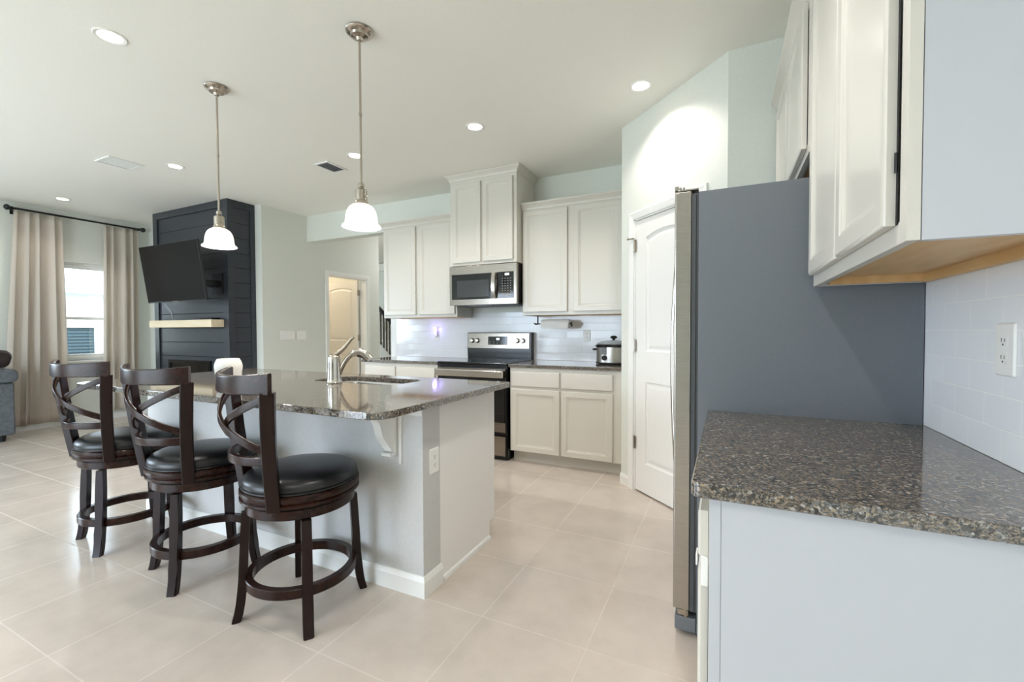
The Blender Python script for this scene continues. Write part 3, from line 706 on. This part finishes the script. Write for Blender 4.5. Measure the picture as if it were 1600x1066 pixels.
g = G().box(-.186, -.172, FY0+.001, FY0+.10, 1.765, 1.788, .002).box(-.186, -.10, FY0+.001, FY0+.09, 1.7655, 1.7715, .001).cyl((-.165, FY0+.004, 1.7775), (-.165, FY0+.03, 1.7775), .005, 10).cyl((-.153, FY0+.004, 1.7775), (-.153, FY0+.03, 1.7775), .004, 10); g.obj('hinge_cover', M['steel'], fd)
g = G().box(-.180, -.099, FY0+.004, FY1-.004, .02, .078, .006); g.obj('base_grille', M['grille'], fd)
g = G().box(-.168, -.128, FY0+.004, FY0+.05, .084, .106, .002).cyl((-.14, FY0+.01, .078), (-.14, FY0+.01, .12), .008, 10); g.obj('hinge', M['nickel'], fd)

# ------------------------------------------------------------------ faucet
fc = thing('faucet', 'brushed steel single-lever faucet with a short arched spray spout', 'faucet', (-2.10, 1.92, ZT))
fx, fy = -2.105, 1.915
g = G().lathe([(.044, 0), (.045, .006), (.041, .014), (.039, .03), (.037, .10), (.036, .146), (.034, .152)], (fx, fy, ZT+.0005), 32); g.obj('body', M['chrome'], fc)
g = G().lathe([(.034, 0), (.034, .004), (.028, .014), (.014, .022)], (fx, fy, ZT+.153), 24).tube([(fx+.004, fy+.002, ZT+.165), (fx+.022, fy+.012, ZT+.178), (fx+.045, fy+.026, ZT+.20), (fx+.068, fy+.04, ZT+.232), (fx+.090, fy+.05, ZT+.262), (fx+.105, fy+.055, ZT+.272)], .0095, 12, scales=[1.6, 1.3, 1.15, 1.1, 1.0, .75]); g.obj('lever', M['nickel'], fc)
sd = Vector((.83, .55, 0))
def sp(u, z): return (fx+sd.x*u, fy+sd.y*u, ZT+z)
g = G().tube([sp(.026, .05), sp(.040, .085), sp(.058, .12), sp(.08, .15), sp(.105, .172)], .0135, 14, scales=[1.0, 1.0, 1.05, 1.1, 1.15]); g.obj('spout', M['nickel'], fc)
g = G().tube([sp(.106, .173), sp(.130, .185), sp(.158, .183), sp(.185, .165), sp(.208, .140)], .0205, 16, scales=[1, 1.1, 1.2, 1.25, 1.15]); hd = g.obj('spray_head', M['chrome'], fc)
g = G().tube([sp(.135, .166), sp(.163, .160), sp(.180, .146)], .012, 10); sub(g, 'spray_buttons', M['blackm'], hd, fc)

# ------------------------------------------------------------------ things on the counters
def vase():
    g = G(); c = (-2.33, 1.43, ZT+.0005); n = 40
    prof = [(.052, 0), (.056, .004), (.060, .03), (.066, .05), (.060, .066), (.070, .09), (.090, .125), (.088, .150), (.074, .172), (.070, .171), (.082, .148), (.083, .125), (.062, .095), (.03, .09)]
    prof = [(.046, 0), (.052, .004), (.056, .02), (.059, .05), (.058, .075), (.0605, .10), (.064, .122), (.063, .138), (.057, .155), (.050, .168), (.047, .167), (.054, .153), (.059, .137), (.060, .122), (.05, .10), (.02, .098)]
    g.lathe(prof, c, n); return g
tag(vase().obj('vase', M['ceramic']), 'small white ceramic vase on the island behind the nearest stool', 'vase')
sc_ = thing('slow_cooker', 'silver slow cooker with a glass lid beside the pantry wall', 'slow cooker', (-.925, 4.06, ZT))
cx, cy, sx, sy = -.925, 4.05, 1.0, .78
g = G().lathe([(.155, .012), (.160, .018), (.160, .155), (.156, .160)], (cx, cy, ZT), 40, sx, sy); g.obj('body', M['steel'], sc_)
g = G().lathe([(.150, .004), (.162, .006), (.163, .018), (.158, .022)], (cx, cy, ZT), 40, sx, sy)
for ax, ay in ((.1, .08), (-.1, .08), (.1, -.08), (-.1, -.08)): g.cyl((cx+ax, cy+ay, ZT+.0005), (cx+ax, cy+ay, ZT+.006), .012, 10)
g.obj('base', M['rubber'], sc_)
g = G().lathe([(.150, .158), (.168, .160), (.170, .172), (.158, .176), (.150, .170)], (cx, cy, ZT), 40, sx, sy); g.obj('pot_rim', M['black'], sc_)
g = G().lathe([(.158, .176), (.150, .190), (.115, .208), (.06, .218), (.01, .220)], (cx, cy, ZT), 40, sx, sy); ld = g.obj('lid', M['lid'], sc_)
g = G().lathe([(.012, .219), (.014, .232), (.030, .238), (.032, .248), (.020, .258), (.006, .260)], (cx, cy, ZT), 20); sub(g, 'lid_knob', M['rubber'], ld, sc_)
g = G().lathe([(.160, .174), (.161, .179), (.156, .181), (.154, .177)], (cx, cy, ZT), 40, sx, sy); sub(g, 'lid_rim', M['black'], ld, sc_)
for s in (-1, 1):
    g = G().box(cx+s*.172-.018, cx+s*.172+.018, cy-.035, cy+.035, ZT+.125, ZT+.143, .006); g.obj('side_handle', M['rubber'], sc_)
g = G().lathe_ax([(.024, 0), (.022, .014), (.008, .016)], (cx-.055, cy-.1175, ZT+.062), (-.22, -1, 0)); g.obj('dial', M['rubber'], sc_)
g = G().box(cx-.085, cx-.035, cy-.1220, cy-.1155, ZT+.09, ZT+.155); g.obj('label_strip', M['grille'], sc_)
ph = thing('paper_towel_holder', 'black metal paper towel holder under the right-hand upper cabinet', 'paper towel holder', (-1.52, 4.16, 1.372))
ry, rz = 4.15, 1.290
g = G().cyl((-1.715, ry, 1.371), (-1.715, ry, rz+.004), .007, 10).tube([(-1.715, ry, rz), (-1.73, ry-.02, rz-.004), (-1.738, ry-.035, rz+.004)], .008, 8).cyl((-1.72, ry, rz), (-1.36, ry, rz), .006, 10).box(-1.735, -1.70, ry-.03, ry+.03, 1.368, 1.3715)
g.obj('arm', M['blackm'], ph)
g = G().box(-1.366, -1.352, ry-.012, ry+.012, rz-.03, rz+.016, .005); g.obj('end_stop', M['blackm'], ph)
g = G().lathe_ax([(.019, 0), (.042, 0), (.044, .004), (.044, .286), (.042, .29), (.019, .29)], (-1.668, ry, rz), (1, 0, 0), 32).box(-1.66, -1.385, ry-.045, ry-.0435, rz-.050, rz)
tag(g.obj('paper_towel_roll', M['paper']), 'white paper towel roll hanging below the right-hand upper cabinet', 'paper towel')

# ------------------------------------------------------------------ bar stools
def make_stool(label):
    t = thing('bar_stool', label, 'bar stool', (0, 0, 0), 'bar stools at the island', world=False)
    legs = []
    for k in range(4):
        a = R_(45+90*k); d = (math.cos(a), math.sin(a))
        zs = [0, .03, .07, .12, .18, .26, .36, .46]; rs = [.258, .249, .242, .236, .231, .227, .222, .217]
        ws = [.040, .041, .041, .041, .040, .040, .039, .038]
        g = G()
        tn = (-d[1], d[0])
        g.loops([[(d[0]*(r+u*w_*.85)+tn[0]*v*w_/2, d[1]*(r+u*w_*.85)+tn[1]*v*w_/2, z) for u, v in ((-.5, -1), (.5, -1), (.5, 1), (-.5, 1))] for z, r, w_ in zip(zs, rs, ws)])
        bmesh.ops.bevel(g.bm, geom=[e for e in g.bm.edges if abs(e.verts[0].co.z-e.verts[1].co.z) > .01], offset=.004, segments=2, affect='EDGES')
        legs.append(g.obj('leg', M['espresso'], t, angle=40))
    g = G(); g.loops([[(r*math.cos(2*PI*i/64), r*math.sin(2*PI*i/64), z) for i in range(64)] for r, z in ((.197, .146), (.224, .146), (.227, .150), (.227, .183), (.224, .187), (.197, .187), (.197, .146))], True, False, False); g.obj('foot_ring', M['espresso2'], t)
    g = G().lathe([(.218, .464), (.221, .468), (.221, .500), (.222, .503), (.205, .503)], (0, 0, 0), 64); g.obj('apron', M['espresso2'], t)
    g = G().lathe([(.19, .504), (.215, .504), (.215, .512), (.19, .5125)], (0, 0, 0), 48); g.obj('swivel_plate', M['blackm'], t)
    g = G().lathe([(.215, .513), (.236, .513), (.242, .518), (.242, .528), (.236, .532), (.239, .538), (.243, .546), (.242, .560), (.236, .565), (.215, .566)], (0, 0, 0), 64); g.obj('seat_frame', M['espresso2'], t)
    pr = [(.225, .566), (.231, .574), (.233, .586), (.230, .600), (.219, .613), (.198, .624), (.16, .632), (.10, .636), (.04, .638), (.005, .6385)]
    g = G().lathe(pr, (0, 0, 0), 64); cu = g.obj('seat_cushion', M['leather'], t, angle=80)
    g = G(); g.loops([[(r*math.cos(2*PI*i/64), r*math.sin(2*PI*i/64), z) for i in range(64)] for r, z in ((.228, .567), (.236, .569), (.236, .575), (.228, .577))], True, False, False); o = g.obj('piping', M['leather'], t); o.parent = cu
    # back
    back = []
    def hw(z): return .157+.076*(z-.52)/.547
    def y_0(z): return -.170-.042*(z-.52)/.547
    for s in (-1, 1):
        zs = [.512, .60, .70, .80, .90, .96, .992]
        g = G(); ls = []
        for z in zs:
            ph = math.atan2(-.55, 1)*s
            ls.append([(s*hw(z)+a*math.cos(ph)-b*math.sin(ph), y_0(z)-.008*math.sin((z-.51)*5.7)+a*math.sin(ph)+b*math.cos(ph), z) for a, b in rrect(.042, .052, .006)])
        g.loops(ls); back.append(g.obj('back_post', M['espresso'], t))
    def band(zf, hf, th, b, ex=0, n=28):
        g = G(); ls = []
        for i in range(n+1):
            u = -1+2*i/n; z = zf(u); w_ = hw(z)+ex; x = u*w_; y = y_0(z)-b*(1-u*u); dy = 2*b*u/w_; nn = Vector((-dy, 1, 0)).normalized(); hh = hf(u)
            ls.append([(x+nn.x*a, y+nn.y*a, z+c) for a, c in rrect(th, hh, min(th, hh)*.25, 2)])
        return g.loops(ls)
    back.append(band(lambda u: 1.018+.007*u*u, lambda u: .070+.014*u*u, .026, .094, .016).obj('top_rail', M['espresso2'], t))
    back.append(band(lambda u: .716, lambda u: .036, .02, .085).obj('lower_rail', M['espresso2'], t))
    back.append(band(lambda u: .862-.112*u, lambda u: .032, .014, .108).obj('cross_slat', M['espresso2'], t))
    back.append(band(lambda u: .862+.112*u, lambda u: .032, .014, .092).obj('cross_slat', M['espresso2'], t))
    for o in t.children:
        o['_b'] = 1 if o in back else 0
    return t
def set_stool(t, loc, base, back):
    t.location = (*loc, 0)
    for o in t.children: o.rotation_euler.z = R_(back if o['_b'] else base)
st = make_stool('nearest dark wood bar stool with black seat, at the island corner')
spec_ = [((-1.705, 1.362), 10, -17, None), ((-2.437, 1.362), -14.5, 3, 'middle dark wood bar stool with black seat, between two others'),
         ((-3.227, 1.376), -9.4, 5, 'farthest dark wood bar stool, toward the curtains')]
for i, (loc, ba, bk, lab) in enumerate(spec_):
    if i == 0: set_stool(st, loc, ba, bk); continue
    r = st.copy(); COL.objects.link(r); r['label'] = lab
    for ch in list(st.children):
        c = ch.copy(); COL.objects.link(c); c.parent = r
        for q in ch.children:
            d = q.copy(); COL.objects.link(d); d.parent = c
    set_stool(r, loc, ba, bk)

# ------------------------------------------------------------------ pendants, downlights, vents
def make_pendant(label):
    t = thing('pendant_light', label, 'pendant light', (0, 0, H), 'pendant lights over the island', world=False)
    g = G().lathe([(.070, -.0005), (.072, -.006), (.066, -.014), (.048, -.022), (.044, -.032), (.020, -.040), (.014, -.052)], (0, 0, 0), 40); g.obj('canopy', M['nickel'], t)
    g = G().cyl((0, 0, -.050), (0, 0, -.805), .0062, 12).cyl((0, 0, -.43), (0, 0, -.445), .0085, 12); g.obj('stem', M['nickel'], t)
    g = G().lathe([(.010, -.800), (.016, -.806), (.016, -.822), (.010, -.828), (.026, -.836), (.030, -.842), (.030, -.895), (.034, -.900), (.036, -.912), (.030, -.916)], (0, 0, 0), 28); so = g.obj('socket', M['nickel'], t)
    g = G().cyl((-.030, 0, -.875), (-.042, 0, -.875), .005, 8).cyl((.030, 0, -.875), (.042, 0, -.875), .005, 8); o = g.obj('thumb_screw', M['nickel'], t); o.parent = so
    prof = [(.030, -.913), (.048, -.919), (.064, -.932), (.075, -.952), (.081, -.976), (.084, -1.002), (.086, -1.016), (.091, -1.022), (.099, -1.028), (.101, -1.033)]
    inner = [(r-.004, z) for r, z in reversed(prof)]
    g = G().lathe(prof + [(.099, -1.036)] + inner[1:], (0, 0, 0), 48, cap0=False, cap1=False); g.obj('glass_shade', M['shade'], t, angle=60)
    g = G().lathe([(.006, -.925), (.014, -.935), (.026, -.962), (.028, -.978), (.022, -.995), (.006, -1.003)], (0, 0, 0), 20); g.obj('bulb', M['bulb'], t)
    return t
pp = make_pendant('nearer pendant light with a white glass bell shade, over the sink end')
pp.location = (-1.762, 1.80, H)
r = pp.copy(); COL.objects.link(r); r.location = (-3.003, 1.80, H); r['label'] = 'farther pendant light with a white glass bell shade, before the dark fireplace'
for ch in list(pp.children):
    c = ch.copy(); COL.objects.link(c); c.parent = r
    for q in ch.children: d = q.copy(); COL.objects.link(d); d.parent = c
for x in (-1.762, -3.003):
    light('pendant_bulb', 'SPOT', (x, 1.80, H-1.0), 30, WARM, spot_size=R_(165), spot_blend=.25, shadow_soft_size=.03)
def make_can(label):
    t = thing('recessed_light', label, 'ceiling light', (0, 0, H), 'recessed ceiling lights', world=False)
    g = G(); g.loops([[(r_*math.cos(2*PI*i/40), r_*math.sin(2*PI*i/40), z) for i in range(40)] for r_, z in ((.074, -.0005), (.074, -.004), (.069, -.006), (.054, -.003), (.054, -.0005))], True, False, False); g.obj('trim_ring', M['white'], t)
    g = G().lathe([(.054, -.001), (.054, -.0025), (.03, -.0032)], (0, 0, 0), 32); g.obj('lens', M['bulb'], t)
    return t
cans = [((-2.999, 1.243), 'recessed ceiling light in front of the far pendant, top left of the photo'), ((-.513, 2.999), 'recessed ceiling light shining on the pantry wall'),
        ((-1.776, 3.023), 'recessed ceiling light in front of the tall cabinet'), ((-3.038, 3.033), 'recessed ceiling light behind the nearer pendant stem'),
        ((-4.783, 2.466), 'recessed ceiling light left of the far pendant stem'), ((-7.151, 2.469), 'recessed ceiling light above the curtains')]
c0 = None
for (x, y), lab in cans:
    if c0 is None: c0 = make_can(lab); r = c0
    else:
        r = c0.copy(); COL.objects.link(r); r['label'] = lab
        for ch in list(c0.children): c = ch.copy(); COL.objects.link(c); c.parent = r
    r.location = (x, y, H)
    light('ceiling_spot', 'SPOT', (x, y, H-.02), (24 if y < 2 else 31) if x > -4 else 13, WARM, spot_size=R_(136), spot_blend=.6, shadow_soft_size=.05)
# added spots without fittings, out of view, keep the near side lit
for x, y in ((-.45, 1.10), (-.45, -.6), (-2.2, -.9), (-5.2, -.2)):
    light('ceiling_spot', 'SPOT', (x, y, H-.02), 38 if x > -1 else 24, WARM, spot_size=R_(136), spot_blend=.6, shadow_soft_size=.05)
light('closet_lamp', 'POINT', (-6.4, 4.75, 2.55), 20, (1, .80, .60), shadow_soft_size=.12)
light('hall_fill', 'POINT', (-4.6, 6.5, 2.5), 17, (1, .97, 1), shadow_soft_size=.15)  # added fill without a fitting, brightens the hall walls
def vent(label, x0, x1, y0, y1, nslat, slm):
    t = thing('ceiling_vent', label, 'vent', ((x0+x1)/2, (y0+y1)/2, H), 'ceiling vents')
    g = G(); fwid = .022
    g.box(x0, x0+fwid, y0, y1, H-.009, H-.0005, .002).box(x1-fwid, x1, y0, y1, H-.009, H-.0005, .002).box(x0+fwid, x1-fwid, y0, y0+fwid, H-.009, H-.0005, .002).box(x0+fwid, x1-fwid, y1-fwid, y1, H-.009, H-.0005, .002); g.obj('frame', M['white'], t)
    g = G().box(x0+fwid, x1-fwid, y0+fwid, y1-fwid, H-.002, H-.0006); g.obj('backing', M[slm], t)
    st_ = (y1-y0-2*fwid)/nslat
    for i in range(nslat):
        yy = y0+fwid+st_*(i+.5)
        g = G().obox(((x0+x1)/2, yy, H-.007), (x1-x0-2*fwid, st_*.75, .0012), Matrix.Rotation(R_(28), 3, 'X')); g.obj('slat', M['white' if slm == 'white' else 'grille'], t)
vent('small ceiling vent with dark slats near the hall opening', -3.545, -3.365, 3.01, 3.265, 7, 'button')
vent('square white ceiling vent near the far pendant', -5.29, -5.02, 2.05, 2.325, 8, 'white')

# ------------------------------------------------------------------ fireplace wall
fp = thing('fireplace_surround', 'tall charcoal shiplap fireplace surround reaching the ceiling', 'fireplace', (-6.2, 3.5, 0))
FX0, FX1, FYF, FYB = -6.99, -5.378, 3.325, 3.659
g = G().box(FX0+.012, FX1-.012, FYF+.012, FYB, 0, H-.001)
g.obj('core', M['backing'], fp)
g = G(); z = .0; pz = .182
while z < H-.01:
    z2 = min(z+pz-.006, H-.002)
    g.box(FX0+.004, FX1-.004, FYF+.006, FYF+.0118, z, z2, .0015, 1).box(FX1-.0118, FX1-.006, FYF+.012, FYB, z, z2, .0015, 1).box(FX0+.006, FX0+.0118, FYF+.012, FYB, z, z2, .0015, 1)
    z += pz
g.obj('shiplap_boards', M['shiplap'], fp)
g = G(); cw = .10
g.box(FX0, FX0+cw, FYF-.012, FYF+.0055, 0, H-.0015, .002).box(FX1-cw, FX1+.006, FYF-.012, FYF+.0055, 0, H-.0015, .002).box(FX0+cw, FX1-cw, FYF-.012, FYF+.0055, H-.09, H-.0015, .002)
g.box(FX1-.0055, FX1+.006, FYF+.006, FYF+.07, 0, H-.0015, .002).box(FX1-.0055, FX1+.006, FYB-.06, FYB, 0, H-.0015, .002).box(FX1-.0055, FX1+.006, FYF+.07, FYB-.06, H-.09, H-.0015, .002)
g.obj('corner_trim', M['shiplap'], fp)
ins = thing('electric_fireplace', 'long black electric fireplace insert below the wooden mantel', 'electric fireplace', (-6.22, 3.33, .5))
g = G(); x0, x1, z0, z1 = -6.68, -5.755, .50, .86
g.box(x0, x1, FYF-.016, FYF+.0055, z1-.045, z1, .003).box(x0, x1, FYF-.016, FYF+.0055, z0, z0+.045, .003).box(x0, x0+.05, FYF-.016, FYF+.0055, z0+.045, z1-.045, .003).box(x1-.05, x1, FYF-.016, FYF+.0055, z0+.045, z1-.045, .003); g.obj('frame', M['black'], ins)
g = G().box(x0+.05, x1-.05, FYF-.004, FYF+.0055, z0+.045, z1-.045); g.obj('glass_front', M['glass'], ins)
g = G().box(-6.81, -5.47, 3.165, FYF+.0050, 1.278, 1.368, .004)
tag(g.obj('mantel_shelf', M['pine']), 'raw pine beam mantel shelf on the dark fireplace', 'mantel shelf')
g = G().box(-5.76, -5.52, 3.20, 3.30, 1.3685, 1.392, .004)
tag(g.obj('media_box', M['black']), 'thin black media box lying on the right end of the mantel', 'media box')
tv = thing('television', 'large black flat television tilted forward on the dark fireplace', 'television', (-5.94, 3.2, 1.58))
ta = math.atan2(.09, .675)
TM = Matrix.Translation((-5.945, 2.995, 1.923)) @ Matrix.Rotation(ta, 4, 'X')
hw, hh = .610, .345
g = G(TM).box(-hw, hw, .0, .028, -hh, hh, .004).box(-.35, .35, .028, .06, -.28, .10, .01); g.obj('housing', M['blackm'], tv)
g = G(TM).box(-hw+.008, hw-.008, -.0022, -.0004, -hh+.014, hh-.008, .0005); g.obj('screen', M['screen'], tv)
g = G(TM).box(-.06, .06, -.004, -.0005, -hh+.002, -hh+.010); g.obj('bezel_strip', M['nickel'], tv)
g = G().box(-5.66, -5.46, FYF-.03, FYF+.0052, 1.68, 1.93, .004).box(-5.60, -5.54, 3.07, FYF-.03, 1.76, 1.84, .004).box(-6.30, -5.50, 3.085, 3.12, 1.78, 1.82, .003); g.obj('wall_mount', M['blackm'], tv)
pts = [(-6.25, 3.06, 1.58), (-6.24, 3.10, 1.52), (-6.245, 3.14, 1.46), (-6.30, 3.18, 1.41), (-6.38, 3.22, 1.385), (-6.45, 3.27, 1.374)]
g = G().tube(pts, .004, 8, (1, 0, 0)); g.obj('cable', M['wire'], tv)

# ------------------------------------------------------------------ curtains, rod
rod = thing('curtain_rod', 'black curtain rod above the living room window', 'curtain rod', (XW+.1, 2.85, 2.715))
RZ, RXx = 2.722, XW+.10
g = G().cyl((RXx, 2.225, RZ), (RXx, 3.50, RZ), .0125, 14); g.obj('pole', M['blackm'], rod)
for y, s in ((2.225, -1), (3.50, 1)):
    g = G().lathe_ax([(.0125, 0), (.02, .004), (.02, .01), (.012, .016), (.022, .024), (.034, .042), (.034, .056), (.022, .072), (.006, .078)], (RXx, y, RZ), (0, s, 0), 20); g.obj('finial', M['blackm'], rod)
for y in (2.24, 3.485):
    g = G().box(XW, RXx+.004, y-.006, y+.006, RZ-.024, RZ-.012).box(XW, XW+.006, y-.015, y+.015, RZ-.06, RZ+.02); g.obj('bracket', M['blackm'], rod)
def curtain(ya, yb_, ytop_a, ytop_b, folds, label, z0, seed, sheet=1):
    rnd = random.Random(seed); n = folds*14; rows = 26; ph = [rnd.uniform(-.5, .5) for _ in range(folds+1)]; am = [rnd.uniform(.65, 1.25) for _ in range(folds+1)]
    ztop = RZ-.018; g = G(); b = g.bm; grid = []
    for j in range(rows+1):
        v = j/rows; z = ztop+(z0-ztop)*v; row = []
        for i in range(n+1):
            u = i/n; k = min(folds-1e-6, max(0, folds*(u+.055*math.sin(2*PI*u*1.5+seed)*math.sin(PI*u)))); ki = int(k); fr_ = k-ki
            A = (am[ki]*(1-fr_)+am[min(ki+1, folds)]*fr_)*(.030+.012*v)
            ya_, yb2 = ytop_a+(ya-ytop_a)*v, ytop_b+(yb_-ytop_b)*v
            wv = math.sin(2*PI*(k+ph[ki]*.12*v)); wv = math.copysign(abs(wv)**.7, wv)
            x = RXx+A*wv*(1-.35*math.exp(-v*14)); y = ya_+(yb2-ya_)*u + .012*math.sin(2*PI*k*2+ph[ki]*6)*(.3+v) + .010*math.cos(2*PI*k)
            row.append(b.verts.new((x, y, z+.006*math.sin(9*u+seed) * v)))
        grid.append(row)
    for j in range(rows):
        for i in range(n): b.faces.new((grid[j][i], grid[j][i+1], grid[j+1][i+1], grid[j+1][i]))
    # hem and heading: give the cloth thickness
    o = g.obj('curtain', M['curtain'], angle=180)
    sm = o.modifiers.new('thickness', 'SOLIDIFY'); sm.thickness = .003; sm.offset = 0
    return tag(o, label, 'curtain', 'cream curtains')
curtain(2.09, 2.675, 2.225, 2.655, 4, 'left cream curtain panel behind the grey sofa', .075, 3)
curtain(3.03, 3.45, 3.08, 3.485, 4, 'right cream curtain panel next to the fireplace', .12, 11)

# ------------------------------------------------------------------ sofa (only its end reaches into the frame)
sf = thing('sofa', 'dark grey sofa whose arm end shows before the left curtain', 'sofa', (-7.4, 1.4, 0))
SX0, SX1 = -7.70, -7.22
g = G().box(SX0, SX1, -.1, 1.80, .09, .42, .03, 3); g.obj('seat_base', M['sofa'], sf)
for a in (.02, .92):
    g = G().box(SX0+.10, SX1+.02, a, a+.88, .425, .56, .05, 3); g.obj('seat_cushion', M['sofa'], sf)
g = G().box(SX0, SX1-.27, -.1, 1.80, .43, .98, .07, 3); g.obj('backrest', M['sofa'], sf)
for y0 in (1.805, -.36):
    g = G().box(SX0, SX1, y0+.01, y0+.245, .07, .66, .025, 3); ar = g.obj('arm', M['sofa'], sf)
    prof = []
    g = G(); sec = [(.01+.245*.5+a, .735+b) for a, b in rrect(.275, .150, .06, 6)]
    g.loops([[(x, y0+.0+(yy-.13)*k+.13, .735+(zz-.735)*k) for yy, zz in sec] for x, k in ((SX0, 1), (SX1+.01, 1), (SX1+.03, .93), (SX1+.038, .8))]); sub(g, 'arm_pad', M['sofa'], ar, sf)
for x in (SX0+.08, SX1-.07):
    for y in (1.96, -.25):
        g = G().lathe([(.022, 0), (.035, .09)], (x, y, 0), 16); g.obj('foot', M['blackm'], sf)
g = G()
g = G(Matrix.Translation((-7.36, 1.965, .925)) @ Matrix.Rotation(R_(14), 4, 'Y') @ Matrix.Rotation(R_(-10), 4, 'X'))
g.loops([[(x, y*k, z*k) for y, z in rrect(.19, .20, .07, 6)] for x, k in ((-.07, .55), (-.055, .85), (-.02, 1), (.02, 1), (.055, .85), (.07, .55))])
tag(g.obj('throw_pillow', M['brownl']), 'dark brown pillow leaning above the grey sofa arm', 'pillow')

# ------------------------------------------------------------------ staircase seen through the hall
sr = thing('staircase', 'staircase with a dark handrail and thin balusters beyond the hall', 'staircase', (-6.5, 7.3, 0))
SY = 7.2; sl = (1.77-1.401)/(-6.627+6.218)
def rz_(x): return 1.735+sl*(x+6.627)
def sz_(x): return 1.027+sl*(x+6.637)
xa, xb = -7.3, -5.9
g = G().sweep([(xa, SY, rz_(xa)), (xb, SY, rz_(xb))], rrect(.06, .075, .015)); g.obj('handrail', M['espresso'], sr)
g = G().loops([[(x, y, z) for y, z in ((SY-.03, sz_(x)), (SY+.06, sz_(x)), (SY+.06, sz_(x)-.30), (SY-.03, sz_(x)-.30))] for x in (xa, xb-.02)]); g.obj('stringer', M['white'], sr)
x = -6.66
for k in range(8):
    xx = -6.70+.078*k
    g = G().box(xx-.011, xx+.011, SY-.011, SY+.011, sz_(xx)-.01, rz_(xx)-.02); g.obj('baluster', M['baluster'], sr)
for k in range(7):
    xx = -5.95-.25*k; g = G().box(xx-.27, xx, SY+.062, SY+.80, max(0, sz_(xx)-.28)-.0, sz_(xx)-.10); g.obj('step', M['white'], sr)
# wall below the stair
g = G().loops([[(x, y, z) for y, z in ((SY-.02, 0), (SY+.055, 0), (SY+.055, max(.02, sz_(x)-.30)), (SY-.02, max(.02, sz_(x)-.30)))] for x in (xa, xb-.02)]); g.obj('side_panel', M['wall'], sr)

# ------------------------------------------------------------------ outside the window
nb = thing('neighbor_house', 'white neighbouring house wall with a blue-grey window outside', 'house', (-11.6, 4, 0))
g = G().box(-11.7, -11.5, -1, 7.5, 0, 1.98)
for k in range(11): g.box(-11.5, -11.488, -1, 7.5, .02+k*.178, .17+k*.178, .003)
g.obj('wall', M['siding'], nb)
g = G().box(-11.9, -11.25, -1.2, 7.7, 1.98, 2.06, .01); g.obj('eave', M['siding'], nb)
g = G(); wframe(g, -11.50, -11.45, 3.50, 4.45, .62, 1.38, .07); wf = g.obj('window_frame', M['white'], nb)
g = G().box(-11.488, -11.478, 3.57, 4.38, .69, 1.31); sub(g, 'blinds', M['blinds'], wf, nb)
g = G(); wframe(g, -11.50, -11.45, 4.46, 5.40, .62, 1.38, .07); wf = g.obj('window_frame', M['white'], nb)
g = G().box(-11.488, -11.478, 4.53, 5.33, .69, 1.31); sub(g, 'blinds', M['blinds'], wf, nb)
g = G().box(-60, -8.0, -60, 60, -.25, -.15).box(-8, 6, -60, -3.3, -.25, -.15)
struct('ground', g, mat('outdoor_ground', 'a9aa9c', .9))
for o in list(bpy.data.objects):
    for k in ('_world', '_base', '_b', '_sub'):
        if k in o: del o[k]
